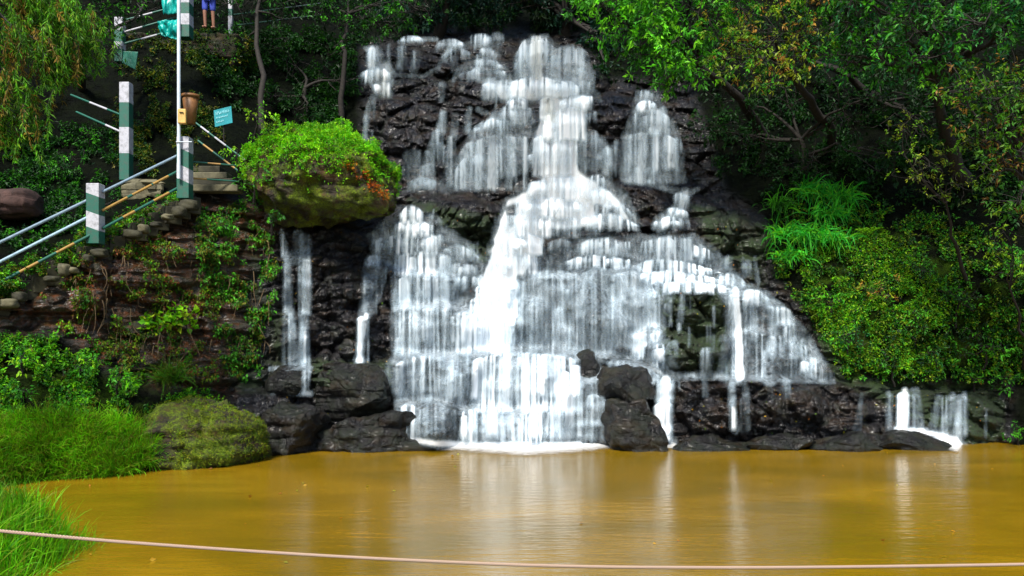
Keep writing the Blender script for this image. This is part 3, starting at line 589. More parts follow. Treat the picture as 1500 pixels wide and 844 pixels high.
c, r = bd(858, 546, float(depth(np.array([858.]), np.array([550.]))[0]) + .15, 23, 32, .45); boulder('boulder', c, r, M_BOULDER, 14, 'small dark boulder in the white water, up left of the large pointed one', planes=12, taper=.1, layer=.2, rough=.16)
c, r = bd(642, 632, 17.0, 30, 38, .45); boulder('boulder', c, r, M_BOULDER, 21, 'squat dark boulder at the foot of the cascade near its left end', planes=12, cut=.7)
c, r = bd(425, 562, 17.2, 32, 24, .45); boulder('boulder', c, r, M_BOULDER, 23, 'smooth wet boulder under the narrow left trickle')
c, r = bd(515, 570, 17.35, 66, 42, .6); boulder('rock_block', c, r, M_BOULDER, 27, 'blocky moss tinged rock below the thin jet, left of the cascade', 'rock', planes=14, cut=.62, sq=.5)
c, r = bd(415, 648, 16.5, 72, 58, .9); boulder('rock_shelf', c, r, M_BOULDER, 31, 'mossy dark rock at the left end of the pool ledge, next to the tiny cascade', 'rock', planes=14, cut=.6, rough=.16, sq=.4)
c, r = bd(528, 648, 16.75, 94, 50, .8); boulder('rock_shelf', c, r, M_BOULDER, 33, 'long black rock shelf at the pool edge, left of the squat boulder', 'rock', planes=16, cut=.6, rough=.16, sq=.55)
for i, (x, w, h, lab) in enumerate([(1040,62,20,'low wet rock at the pool edge, next right of the big central boulder'),(1140,66,22,'low wet rock at the pool edge below the black ledge'),(1235,62,22,'low wet rock at the pool edge with pale wet streaks'),(1330,66,17,'low greenish rock at the pool edge under the two small falls')]):
    c, r = bd(x, 655 - i, 16.85, w, h, .5); boulder('rock_shelf', c, r, M_BOULDER, 37 + i, lab, 'rock', planes=16, cut=.66, rough=.2, sq=.4, group='rocks along the right pool edge')
c, r = bd(590, 654, 16.7, 58, 11, .35); boulder('rock_slab', c, r, M_BOULDER, 39, 'flat wet slab in the foam at the left foot of the cascade', 'rock', planes=10)
c, r = bd(290, 662, 15.1, 92, 66, 1.0); _, mossy_v = boulder('mossy_boulder', c, r, M_MOSSY, 43, 'rounded boulder covered in yellow green moss at the pool edge', planes=10, cut=.8, rough=.16, sq=.2)
c, r = bd(462, 256, 18.5, 106, 64, 1.3); bushy, bushy_v = boulder('overgrown_boulder', c, r, M_MOSSY, 58, 'huge overhanging boulder with bright green plants on top, left of the upper falls', planes=11, cut=.74, rough=.22, sq=.5)
c, r = bd(22, 300, 16.2, 38, 22, .5); boulder('boulder', c, r, plain_mat('pink_rock', (.04, .02, .016), .9, .9, 3, .9), 57, 'reddish boulder with pale patches behind the lower handrail at the left edge')

# ------------------------------------------------------------------ leaves, blades, branches
def leafcolors(n, pal, rs, var=.35):
    pal = np.array(pal); k = rs.randint(len(pal), size=n); c = pal[k] * (1 + var * (rs.rand(n, 1) * 2 - 1)); return np.clip(c, 0, 1)
def leaf_geo(p, d, L, wr, rs, fold=.25):
    """lens shaped folded leaves: p base (n,3), d direction, L length"""
    n = len(p); d = d / (np.linalg.norm(d, axis=1, keepdims=True) + 1e-9)
    up = np.array([0, -.25, 1.]) + rs.normal(size=(n, 3)) * .55
    sd = np.cross(d, up); sd /= (np.linalg.norm(sd, axis=1, keepdims=True) + 1e-9)
    nn = np.cross(sd, d); L = L[:, None]; w = L * wr * .5
    a = p; b = p + d * L * .42 + sd * w + nn * w * fold * 1.2; tip = p + d * L - nn * L * .12; c = p + d * L * .42 - sd * w + nn * w * fold * 1.2
    mid = p + d * L * .45
    V = np.stack([a, b, tip, c], 1).reshape(-1, 3); i = np.arange(n)[:, None] * 4
    return V, np.concatenate([i + [0, 1, 2], i + [0, 2, 3]])
def clusters(tips, dirs, per, L, wr, droop, rs, pal, spread=1.0):
    n = len(tips); k = per
    p = np.repeat(tips, k, 0) + rs.normal(size=(n * k, 3)) * L * .35
    d = np.repeat(dirs, k, 0) * .7 + rs.normal(size=(n * k, 3)) * spread * .6 + np.array([0, 0, -droop])
    LL = L * (.55 + .8 * rs.rand(n * k))
    V, F = leaf_geo(p, d, LL, wr, rs); c = np.repeat(leafcolors(n, pal, rs, .25), k, 0) * (1 + .3 * (rs.rand(n * k, 1) * 2 - 1))
    return V, F, np.repeat(c, 4, 0)
def blades(root, d0, L, w, rs, pal, droop=1.0, seg=5):
    n = len(root); d0 = d0 / np.linalg.norm(d0, axis=1, keepdims=True); sd = np.cross(d0, rs.normal(size=(n, 3))); sd /= np.linalg.norm(sd, axis=1, keepdims=True)
    ts = np.linspace(0, 1, seg + 1); rows = []; p = root.copy(); d = d0.copy()
    for k, tt in enumerate(ts):
        ww = (w * (1 - tt ** 1.6) * .5 + .0007)[:, None]
        rows += [p - sd * ww, p + sd * ww]
        d = d + np.array([0, 0, -1.]) * (droop * (0.15 + tt) / seg * 1.2)[:, None] if np.ndim(droop) else d + np.array([0, 0, -1.]) * droop * (.15 + tt) / seg * 1.2
        d = d / np.linalg.norm(d, axis=1, keepdims=True); p = p + d * (L / seg)[:, None]
    V = np.stack(rows, 1).reshape(-1, 3); m = 2 * (seg + 1); base = np.arange(n)[:, None] * m
    F = np.concatenate([base + [2 * k, 2 * k + 1, 2 * k + 3, 2 * k + 2] for k in range(seg)])
    return V, F, np.repeat(leafcolors(n, pal, rs), m, 0)
def tube(path, rad, sides=6):
    path = np.asarray(path, float); n = len(path); tg = np.gradient(path, axis=0); tg /= np.linalg.norm(tg, axis=1, keepdims=True) + 1e-9
    ref = np.array([.31, .22, .92]); u = np.cross(tg, ref); u /= np.linalg.norm(u, axis=1, keepdims=True) + 1e-9; w = np.cross(tg, u)
    a = np.linspace(0, 2 * np.pi, sides, endpoint=False); rad = np.broadcast_to(rad, n)
    V = path[:, None] + rad[:, None, None] * (np.cos(a)[None, :, None] * u[:, None] + np.sin(a)[None, :, None] * w[:, None])
    i = np.arange(n * sides).reshape(n, sides); j = np.roll(i, -1, 1)
    return V.reshape(-1, 3), np.stack([i[:-1], j[:-1], j[1:], i[1:]], -1).reshape(-1, 4)
def join(parts):
    vs, fs, cs, o = [], [], [], 0
    for p in parts:
        vs.append(p[0]); fs.append(np.asarray(p[1]) + o); o += len(p[0])
        if len(p) > 2: cs.append(p[2])
    sizes = sorted({f.shape[1] for f in fs})
    return np.concatenate(vs), [np.concatenate([f for f in fs if f.shape[1] == s]) for s in sizes], (np.concatenate(cs) if cs else None)
def curve(a, b, rs, bend=.12, n=7, sag=0.0):
    t_ = np.linspace(0, 1, n)[:, None]; a, b = np.array(a), np.array(b); L = np.linalg.norm(b - a)
    off = rs.normal(size=3) * bend * L; off[2] += sag * L
    return a + (b - a) * t_ + off * np.sin(np.pi * t_) + rs.normal(size=(n, 3)) * .015 * L * np.sin(np.pi * t_)
GREEN = [(.022,.12,.006),(.035,.17,.008),(.05,.22,.01),(.02,.09,.012)]
BRIGHT = [(.05,.26,.006),(.08,.32,.008),(.035,.2,.008),(.12,.36,.01)]
YELLOW = [(.12,.2,.006),(.08,.17,.006),(.17,.2,.012),(.05,.13,.006),(.22,.12,.02)]
OLIVE = [(.09,.11,.008),(.05,.09,.006),(.13,.12,.012),(.035,.08,.006)]
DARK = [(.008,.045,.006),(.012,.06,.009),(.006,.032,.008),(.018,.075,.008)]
BLUEG = [(.008,.07,.02),(.012,.09,.022),(.02,.12,.02)]
LIME = [(.13,.34,.004),(.09,.3,.004),(.18,.36,.008),(.06,.22,.004)]
def _sat(P_, k): return [tuple(min(.8, c * k) for c in q) for q in P_]
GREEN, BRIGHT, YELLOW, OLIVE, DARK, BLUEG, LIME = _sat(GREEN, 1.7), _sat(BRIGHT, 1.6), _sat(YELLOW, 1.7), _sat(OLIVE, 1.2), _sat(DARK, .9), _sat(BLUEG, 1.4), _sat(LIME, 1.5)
def tree(name, base, blobs, pal, label, cat='tree', group=None, seed=1, leaf=.1, per=7, dens=70, droop=.35, wr=.42, tr=.12, trunk_top=None, spread=1., clump=.5):
    """trunk from base; blobs = (px,py,Y,radius) crown masses that limbs reach for"""
    rs = np.random.RandomState(seed); base = np.asarray(base, float).reshape(3)
    B = [(at(b[0], b[1], b[2]), b[3], b[4] if len(b) > 4 else pal) for b in blobs]
    cen = np.mean([b[0] for b in B], 0)
    top = np.asarray(trunk_top, float).reshape(3) if trunk_top is not None else base * .35 + cen * .65
    root = empty(name, base, label, cat, group)
    tp = curve(base - [0, 0, .3], top, rs, .05, 10); wood = [tube(tp, np.linspace(tr, tr * .45, 10), 8)]
    crown = []
    for c, r, pl in B:
        k = 5 + int(np.argmin(np.linalg.norm(tp[5:] - c, axis=1))); lp = curve(tp[k], c, rs, .1, 8, .06)
        wood.append(tube(lp, np.linspace(tr * .4, tr * .1, 8), 6))
        n = max(6, int(dens * r * r * 1.6)); u = rs.normal(size=(n, 3)); u /= np.linalg.norm(u, axis=1, keepdims=True)
        pts = c + u * (r * rs.rand(n, 1) ** .45) * np.array([1.15, .95, .75])
        g = n3(pts * 1.8 / max(.4, r), seed, 2); pts = pts[g > np.quantile(g, clump * .6)]
        ns = 5; sub = lp[rs.randint(4, 8, size=ns)]; hubs = c + rs.normal(size=(ns, 3)) * r * .45
        for h, s0 in zip(hubs, sub): wood.append(tube(curve(s0, h, rs, .12, 6), np.linspace(tr * .12, tr * .05, 6), 5))
        for q in pts[::2]:
            h = hubs[np.argmin(np.linalg.norm(hubs - q, axis=1))]; wood.append(tube(curve(h, q, rs, .12, 4), np.linspace(max(.008, tr * .05), .003, 4), 3))
        dr = (pts - c) / r + rs.normal(size=pts.shape) * .3
        crown.append(clusters(pts, dr, per, leaf, wr, droop, rs, pl, spread))
    V, F, _ = join(wood); mesh('trunk', V, F, M_BARK, root)
    V, F, C_ = join(crown); mesh('crown', V, F, M_LEAF, root, cols=C_, smooth=False)
    return root
def in_poly_pts(poly, n, rs):
    xs = [p[0] for p in poly]; ys = [p[1] for p in poly]; out = np.zeros((0, 2))
    while len(out) < n:
        q = np.c_[rs.uniform(min(xs), max(xs), n), rs.uniform(min(ys), max(ys), n)]
        out = np.r_[out, q[polym(q[:, 0], q[:, 1], poly, 10) > rs.rand(n)]]
    return out[:n]
def cover(name, poly, n, pal, label, seed, leaf=.07, per=5, wr=.5, droop=.4, lift=.05, clump=.45, mat=None, out=.6):
    rs = np.random.RandomState(seed); q = in_poly_pts(poly, n, rs); g = fbm(q[:, 0] / 22., q[:, 1] / 22., seed, 3); q = q[g > np.quantile(g, clump)]
    p = P(q[:, 0], q[:, 1]) + np.array([0, -1, .2]) * (lift + lift * 2 * rs.rand(len(q), 1))
    V, F, C_ = clusters(p, np.tile([0, -out, .35], (len(p), 1)), per, leaf, wr, droop, rs, pal, 1.1)
    return tag(mesh(name, V, F, mat or M_LEAF, cols=C_, smooth=False), label, None, None, 'stuff')
def shrub(px, py, r, pal, label, seed, name='shrub', leaf=.08, per=7, dens=90, off=.35, group=None, Y0=None, **kw):
    b = P(px, py + r * 40)[0] if Y0 is None else at(px, py + r * 40, Y0); Y = b[1] - off
    rs = np.random.RandomState(seed); k = 3 if r < .5 else 5
    bl = [(px + rs.uniform(-1, 1) * r * 48, py + rs.uniform(-.8, .8) * r * 36, Y + rs.uniform(-.2, .2), r * rs.uniform(.5, .75)) for _ in range(k)]
    return tree(name, b, bl, pal, label, 'shrub', group, seed, leaf, per, dens, tr=.03, **kw)
def tuft(px, py, n, L, pal, label, seed, spread=.25, droop=1.3, w=.016, name='grass_clump', off=.1, cat='grass clump', group=None, base=None, updir=.8):
    rs = np.random.RandomState(seed); b = P(px, py, off)[0] if base is None else np.asarray(base, float)
    root = b + rs.normal(size=(n, 3)) * np.array([spread, spread * .4, spread * .3])
    d = rs.normal(size=(n, 3)) * .55 + np.array([0, -.45, updir])
    V, F, C_ = blades(root, d, L * (.5 + .7 * rs.rand(n)), w * (.6 + .8 * rs.rand(n)), rs, pal, droop)
    return tag(mesh(name, V, F, M_GRASS, cols=C_), label, cat, group)

# ------------------------------------------------------------------ trees, with extra crowns added overhead for shade
tree('broadleaf_tree', P(1120, 190)[0], [(880,10,20,.8),(915,45,19.5,.9),(950,30,19,1.),(955,80,19,.75),(990,60,18.5,.9),(1005,100,18.4,.75),(1030,25,18.5,1.),(940,-40,19,1.4),(1030,-60,18.5,1.5),(860,-60,21,1.5),(975,125,18.6,.4)],  # crowns centred above the view are added overhead to cast shade
     BRIGHT + GREEN, 'tree with glossy bright green leaves reaching over the top right of the falls', seed=11, leaf=.13, dens=70, per=10, tr=.16)
tree('broadleaf_tree', P(1220, 200)[0], [(1075,40,18,.8),(1110,70,17.6,.8),(1140,40,17.6,.85),(1150,95,17.4,.7),(1175,70,17.4,.7),(1100,105,17.8,.55),(1060,85,18,.55),(1130,125,17.5,.4),(1100,-30,18,1.4),(1180,-40,17.5,1.4)],  # topmost crowns, out of view, added as shading canopy
     YELLOW + GREEN[:2] + [(.2,.28,.03)], 'tree with yellowish and orange tinged leaves overhanging from the top, middle of the right side', seed=12, leaf=.095, dens=85, tr=.14)
tree('broadleaf_tree', P(1420, 260)[0], [(1215,25,17.2,.8),(1250,50,17,.9),(1290,20,16.8,1.),(1330,60,16.5,.9),(1385,30,16.2,1.),(1440,60,16,.9),(1490,20,15.8,1.),(1300,95,16.9,.6),(1240,90,17,.5),(1370,90,16.4,.6),(1280,-60,17,1.6),(1400,-70,16.5,1.7),(1520,-50,16,1.7)],  # the crowns beyond the top of view are extra, added for shade
     GREEN + BLUEG + DARK[3:], 'deep green tree filling the top right corner with drooping leaves', seed=13, leaf=.12, dens=80, tr=.2)
tree('broadleaf_tree', P(1590, 430)[0], [(1400,120,15.6,.6),(1440,140,15.3,.7),(1485,120,15,.8),(1470,180,15,.7),(1430,190,15.3,.55),(1500,230,14.8,.7),(1455,250,15,.5),(1495,290,14.8,.55),(1540,160,15,1.)],
     [(.07,.2,.006),(.1,.22,.008),(.04,.15,.006),(.03,.12,.01),(.2,.11,.02)], 'tree with mid green leaves and a few orange ones hanging in at the right edge', seed=14, leaf=.1, dens=80, tr=.12)
tree('sparse_shrub', P(1420, 400)[0], [(1325,180,16.6,.42),(1345,215,16.4,.5),(1375,240,16.2,.5),(1335,255,16.4,.42),(1405,215,16,.45),(1410,275,16,.4),(1365,290,16.3,.35)],
     YELLOW[:4] + OLIVE[:2], 'sparse twiggy shrub with small yellow green leaves against the dark hollow', 'shrub', seed=15, leaf=.07, dens=95, tr=.05, per=6)
tree('sparse_shrub', P(1500, 520)[0], [(1470,340,15.6,.4),(1440,365,15.7,.35),(1490,385,15.5,.4),(1455,400,15.6,.3),(1475,310,15.5,.3)],
     YELLOW[:2] + GREEN[:2], 'twiggy shrub with bare grey twigs at the right edge below the hanging tree', 'shrub', seed=16, leaf=.075, dens=80, tr=.04, per=6)
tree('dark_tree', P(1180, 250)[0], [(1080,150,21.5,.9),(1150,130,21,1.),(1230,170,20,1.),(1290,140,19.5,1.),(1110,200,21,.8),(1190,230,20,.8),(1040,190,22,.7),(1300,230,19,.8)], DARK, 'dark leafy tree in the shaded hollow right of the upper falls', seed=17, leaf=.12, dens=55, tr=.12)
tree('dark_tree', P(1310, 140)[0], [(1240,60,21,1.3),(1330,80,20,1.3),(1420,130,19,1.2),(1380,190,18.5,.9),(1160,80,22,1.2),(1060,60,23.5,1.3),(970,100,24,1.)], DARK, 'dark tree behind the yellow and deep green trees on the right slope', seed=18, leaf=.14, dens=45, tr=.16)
# left side and behind
tree('thin_tree', P(384, 190)[0], [(330,10,23,1.),(380,-10,23,1.1),(420,30,23,.9),(360,60,22.8,.7),(440,-30,23,1.2)], DARK + GREEN[3:], 'dark tree with a thin pale trunk left of the boulder, beyond the steps', seed=21, leaf=.12, dens=50, tr=.09, trunk_top=at(380, -20, 23))
tree('thin_tree', P(500, 175)[0], [(470,10,23.5,1.),(520,30,23.5,.9),(560,10,23.5,.9),(595,30,23.8,.75),(610,5,24,.8),(540,-40,24,1.5),(500,70,23.4,.6)], DARK + GREEN[:2], 'dark leaning tree whose green sprays reach the top left of the falls', seed=22, leaf=.12, dens=60, tr=.09, trunk_top=at(510, 20, 23.5))
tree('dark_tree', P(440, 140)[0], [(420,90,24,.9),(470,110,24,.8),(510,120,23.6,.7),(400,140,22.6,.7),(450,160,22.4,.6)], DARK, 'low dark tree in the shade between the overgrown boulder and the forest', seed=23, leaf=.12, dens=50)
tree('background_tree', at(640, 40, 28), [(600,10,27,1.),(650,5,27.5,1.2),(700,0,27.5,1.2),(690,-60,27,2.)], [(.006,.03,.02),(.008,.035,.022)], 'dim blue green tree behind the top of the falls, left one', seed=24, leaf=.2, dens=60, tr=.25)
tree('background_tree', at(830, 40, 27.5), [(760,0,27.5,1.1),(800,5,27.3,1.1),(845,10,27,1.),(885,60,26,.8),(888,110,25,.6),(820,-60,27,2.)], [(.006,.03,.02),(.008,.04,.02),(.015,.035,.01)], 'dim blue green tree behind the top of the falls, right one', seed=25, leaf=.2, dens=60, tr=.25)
tree('broadleaf_tree', P(120, 120)[0], [(60,20,18,.9),(110,30,18.3,.8),(150,15,18.6,.8),(140,60,18.6,.6),(165,90,18.8,.4),(120,-50,18,1.4),(200,5,20.5,.6)], GREEN + DARK, 'green tree behind the upper post at the top left', seed=26, leaf=.1, dens=75)
# hanging boughs at the top left
def hanging():
    rs = np.random.RandomState(31); base = at(-120, 420, 11.5); root = empty('drooping_evergreen', base, 'evergreen with long drooping sprays of narrow leaves at the top left corner', 'tree')
    wood = [tube(curve(base, at(-60, -160, 12), rs, .03, 10), np.linspace(.16, .08, 10), 8)]; cr = []
    tops = [(5,-60,12),(30,-40,12.3),(60,-30,12.2),(90,-10,12.4),(110,20,12.6),(20,40,11.8),(55,60,12),(80,60,12.5),(0,110,11.6),(30,130,11.8),(45,10,12.1),(10,160,11.7),(100,60,12.7),(-20,20,11.5)]
    for (x, y, Y) in tops:
        a = at(x - 60, y - 30, Y); b = at(x, y, Y); wood.append(tube(curve(at(-60, y - 70, 12), b, rs, .05, 7, .05), np.linspace(.03, .01, 7), 5))
        for _ in range(24):
            s0 = b + rs.normal(size=3) * np.array([.22, .25, .12]); L = rs.uniform(.3, .75); e = s0 + np.array([rs.normal() * .12, rs.normal() * .1, -L])
            pth = curve(s0, e, rs, .06, 8); wood.append(tube(pth, np.linspace(.005, .002, 8), 3))
            k = 60; tt = rs.rand(k); pp = np.stack([np.interp(tt, np.linspace(0, 1, 8), pth[:, i]) for i in range(3)], 1)
            d = rs.normal(size=(k, 3)) * .42 + np.array([.1, 0, -.75]); V, F = leaf_geo(pp, d, .1 * (.5 + .8 * rs.rand(k)), .17, rs)
            pal = [(.24,.15,.02),(.3,.2,.03),(.15,.15,.015)] if rs.rand() < (.25 if x < 60 else .08) else [(.08,.27,.01),(.12,.38,.012),(.05,.16,.01),(.16,.3,.012)]
            cr.append((V, F, np.repeat(leafcolors(k, pal, rs), 4, 0)))
    V, F, _ = join(wood); mesh('trunk', V, F, M_BARK, root)
    V, F, C_ = join(cr); mesh('crown', V, F, M_LEAF, root, cols=C_, smooth=False)
hanging()

# ------------------------------------------------------------------ shrubs and ground cover
SH = [ # px, py, radius, palette, label
 (1225,440,.45,BRIGHT,'bushy bright green shrub just right of the lower cascade'),(1290,420,.5,YELLOW,'yellow green shrub under the bright fern'),(1340,470,.5,GREEN+YELLOW[:1],'mid green shrub halfway up the right slope'),
 (1245,500,.45,BLUEG+GREEN,'bluish green leafy shrub beside the foot of the right slope'),(1310,530,.4,GREEN,'low green shrub over the two small falls'),(1375,520,.45,BLUEG+GREEN,'dark glossy shrub above the right shore'),
 (1440,500,.55,GREEN+DARK,'broad dark green shrub near the right edge above the shore'),(1480,560,.4,GREEN,'leafy shrub at the right edge above the green rock'),(1400,440,.5,DARK+GREEN,'dim green shrub at mid height near the right edge'),
 (1350,390,.45,DARK+GREEN,'shaded shrub right of the bright fern'),(1490,632,.25,GREEN,'small shrub at the right edge on the shore rock'),(1430,560,.3,YELLOW+GREEN,'small yellow green shrub above the fan shaped fall'),
 (372,165,.42,LIME+YELLOW[:1],'upright yellow green shrub beside the overgrown boulder'),(395,195,.4,LIME,'bright leafy shrub on the left shoulder of the overgrown boulder'),(372,262,.36,GREEN+LIME[:1],'green leafy shrub hanging at the left end of the overgrown boulder'),(398,312,.3,GREEN+DARK,'dark leafy shrub under the left end of the overgrown boulder'),(352,222,.28,LIME+GREEN,'small bright shrub beside the teal signboard'),
 (40,520,.4,GREEN+LIME,'leafy shrub under the stair wall at the left edge'),(110,525,.45,LIME+GREEN,'bright green shrub on the lower bank'),(165,560,.35,GREEN+LIME,'low shrub between bank and stone wall'),(30,575,.3,GREEN,'low dark shrub over the hollow at the left edge'),
 (150,300,.4,DARK+GREEN,'dark green shrub behind the first striped post'),(105,240,.5,DARK+GREEN,'dark shrub below the drooping evergreen'),(130,200,.35,GREEN,'green shrub left of the tall striped post'),(215,175,.3,DARK,'small dark shrub at the foot of the retaining rock'),
 (330,330,.35,GREEN,'dark vine covered shrub on top of the stone wall'),(390,300,.4,GREEN,'green creeper bush beneath the overgrown boulder'),(240,110,.45,OLIVE+DARK,'olive creeper bush on the rock behind the lamp pole')]
for i, (px, py, r, pal, lab) in enumerate(SH): shrub(px, py, r, pal, lab, 100 + i, group='shrubs on the banks', Y0=(17.9 if py < 240 else 17.2) if 340 < px < 410 and (py < 270 or px == 398) else None)
cover('undergrowth', [(1130,290),(1290,300),(1420,330),(1500,380),(1560,560),(1240,556),(1190,470),(1130,400)], 12000, GREEN + YELLOW[:2] + OLIVE[:1] + DARK, 'leafy undergrowth covering the right slope', 201, leaf=.065, clump=.3)
cover('undergrowth', [(1150,360),(1290,340),(1380,420),(1370,540),(1250,552),(1195,470)], 7000, YELLOW[:2] + LIME[:1] + GREEN[:2], 'yellow green leaves on the lit part of the right slope', 212, leaf=.055, clump=.35)
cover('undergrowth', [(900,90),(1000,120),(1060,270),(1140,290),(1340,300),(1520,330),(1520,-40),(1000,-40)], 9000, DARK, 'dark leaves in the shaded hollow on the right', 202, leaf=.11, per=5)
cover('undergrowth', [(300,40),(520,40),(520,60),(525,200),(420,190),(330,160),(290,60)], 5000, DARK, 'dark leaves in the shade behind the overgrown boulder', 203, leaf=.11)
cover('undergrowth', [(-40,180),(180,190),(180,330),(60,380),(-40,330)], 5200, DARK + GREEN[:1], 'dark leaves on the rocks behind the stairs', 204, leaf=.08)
cover('creeper', [(285,290),(400,300),(410,420),(375,560),(330,540),(300,400)], 2600, GREEN + OLIVE, 'green creeper hanging over the right end of the stone wall', 205, leaf=.07, droop=1.0)
cover('creeper', [(-20,420),(60,385),(140,345),(270,288),(270,305),(140,372),(60,420),(-20,450)], 2600, GREEN + OLIVE + LIME[:1], 'small plants growing along the edge of the stairs', 211, leaf=.06, clump=.3, lift=.12)
cover('creeper', [(60,400),(285,300),(330,420),(330,560),(200,560),(90,480)], 5200, OLIVE + GREEN[:2] + YELLOW[:2] + [(.16,.06,.02),(.2,.06,.02)], 'brown and olive creeper on the stone wall', 206, leaf=.055, droop=.9, clump=.6)
cover('undergrowth', [(-60,490),(120,490),(230,560),(330,585),(320,620),(-60,640)], 6500, LIME[:2] + GREEN + OLIVE[:1], 'low green plants on the left bank', 207, leaf=.06)
cover('undergrowth', [(170,60),(300,60),(330,200),(280,260),(180,250)], 5200, OLIVE + DARK, 'olive creeper on the retaining rock behind the posts', 208, leaf=.07, clump=.6)
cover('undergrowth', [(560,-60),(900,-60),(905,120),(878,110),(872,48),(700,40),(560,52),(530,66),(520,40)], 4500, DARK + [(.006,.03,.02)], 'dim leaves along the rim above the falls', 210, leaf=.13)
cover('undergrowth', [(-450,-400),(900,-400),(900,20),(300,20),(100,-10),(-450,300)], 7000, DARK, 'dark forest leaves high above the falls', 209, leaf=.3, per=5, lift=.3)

# plants on the boulders
def cover_mesh(V, n, pal, label, seed, zmin, leaf=.06, per=6, name='moss_plants', lump=.05):
    rs = np.random.RandomState(seed); c = V.mean(0); z0, z1 = V[:, 2].min(), V[:, 2].max()
    s = V[rs.randint(len(V), size=n * 3)]; h = (s[:, 2] - z0) / (z1 - z0); s = s[h + .12 * rs.normal(size=len(h)) > zmin]
    g = n3(s * 1.6, seed, 3); s = s[g > np.quantile(g, .25)][:n]
    d = s - c; d /= np.linalg.norm(d, axis=1, keepdims=True)
    lift = lump * sst(.42, .7, n3(s * 2.6, seed + 3, 3))[:, None] * rs.rand(len(s), 1)
    A = clusters(s + (d * .4 + [0, -.1, .8]) * lift + d * .03, d + [0, 0, .3], per, leaf, .45, .2, rs, pal, 1.1)
    return tag(mesh(name, A[0], A[1], M_LEAF, cols=A[2], smooth=False), label, None, None, 'stuff')
cover_mesh(bushy_v, 6000, LIME + LIME + BRIGHT[:2], 'bright green small plants covering the top of the huge boulder', 61, .52, .055, 6, lump=.3)
rs = np.random.RandomState(63); q = bushy_v[(bushy_v[:, 1] < 18.3)]
pxq = q[:, 0] / q[:, 1] * F_PX + CX; pyq = CY - (q[:, 2] - EYE) / q[:, 1] * F_PX
q = q[polym(pxq, pyq, [(505,240),(525,238),(572,290),(560,292),(535,275)], 5) > .5]; q = q[rs.randint(len(q), size=90)]
A = clusters(q + [0, -.06, 0], np.tile([0, -1, .2], (len(q), 1)), 4, .07, .45, .3, rs, [(.55,.12,.01),(.5,.2,.01),(.35,.08,.01)])
tag(mesh('orange_leaves', A[0], A[1], M_LEAF, cols=A[2], smooth=False), 'orange leaves on the right shoulder of the huge boulder', None, None, 'stuff')
cover_mesh(mossy_v, 4200, [(.16,.24,.006),(.1,.2,.005),(.2,.22,.01)], 'fine moss and tiny leaves on the rounded boulder by the pool', 62, .35, .028, 5, 'moss')

# ferns and long bladed clumps on the right slope
FC = [(1190,282,150,.62,'arching long bladed clump, topmost on the right slope'),(1235,290,150,.62,'arching long bladed clump right of the topmost one'),(1215,315,120,.55,'arching long bladed clump in the middle of the group on the right slope'),
 (1150,345,140,.6,'bright arching clump nearest the cascade on the right slope'),(1190,345,150,.6,'bright arching clump, centre of the lower row on the right slope'),(1222,350,110,.5,'bright arching clump at the right end of the lower row'),(1160,375,90,.45,'lowest hanging clump beside the lower cascade'),
 (1140,300,90,.5,'dim arching clump at the edge of the dark hollow')]
for i, (x, y, n, L, lab) in enumerate(FC):
    tuft(x, y, int(n * 1.3), L, [(.04,.42,.03),(.07,.5,.03),(.03,.28,.03),(.14,.5,.02)] if y > 310 or i < 3 else GREEN, lab, 300 + i, .2, 2.6, .034, 'fern_clump', .42, 'fern', 'arching ferns on the right slope', updir=.45)
def fern(px, py, Y, R, pal, label, seed, nf=7):
    rs = np.random.RandomState(seed); b = at(px, py, Y); Vs = []
    for i in range(nf):
        a = math.pi * (i + .5) / nf; d = np.array([math.cos(a), -.4, .35 + .2 * rs.rand()]); pth = curve(b, b + d * R, rs, .04, 12, .12)
        for k in range(1, 12):
            w = R * .28 * math.sin(math.pi * (k / 12.) ** .7); tg = pth[k] - pth[k - 1]; sd = np.cross(tg, [0, 0, 1.]); sd /= np.linalg.norm(sd)
            for sg in (-1, 1):
                A = leaf_geo(pth[k][None], (sd * sg + tg / np.linalg.norm(tg) * .5)[None], np.array([w + .01]), .3, rs, .1); Vs.append((A[0], A[1], leafcolors(4, pal, rs, .15)))
    V, F, C_ = join(Vs); tag(mesh('fern', V, F, M_LEAF, cols=C_, smooth=False), label, 'fern')
fern(1270, 345, 18.2, .32, [(.2, .5, .01)], 'small bright yellow green fern on the right slope', 401, 6)
for i, (x, y, lab) in enumerate([(232,470,'bright big leaved plant on the stone wall, left of the pair'),(268,462,'bright big leaved plant on the stone wall, right of the pair')]):
    rs = np.random.RandomState(410 + i); p = P([x + rs.uniform(-18, 18) for _ in range(26)], [y + rs.uniform(-14, 16) for _ in range(26)], .15)
    A = clusters(p, np.tile([0, -.6, .5], (26, 1)), 3, .13, .8, .3, rs, LIME + [(.25, .35, .01)]); tag(mesh('leafy_plant', A[0], A[1], M_LEAF, cols=A[2], smooth=False), lab, 'plant')
tuft(250, 555, 260, .55, [(.04,.16,.006),(.06,.2,.008),(.09,.13,.01)], 'rounded grass clump hanging from the stone wall foot', 420, .16, 1.6, .012, off=.2)
tuft(330, 345, 90, .4, GREEN, 'small grass tuft hanging from the wall top', 421, .12, 1.6, .012)

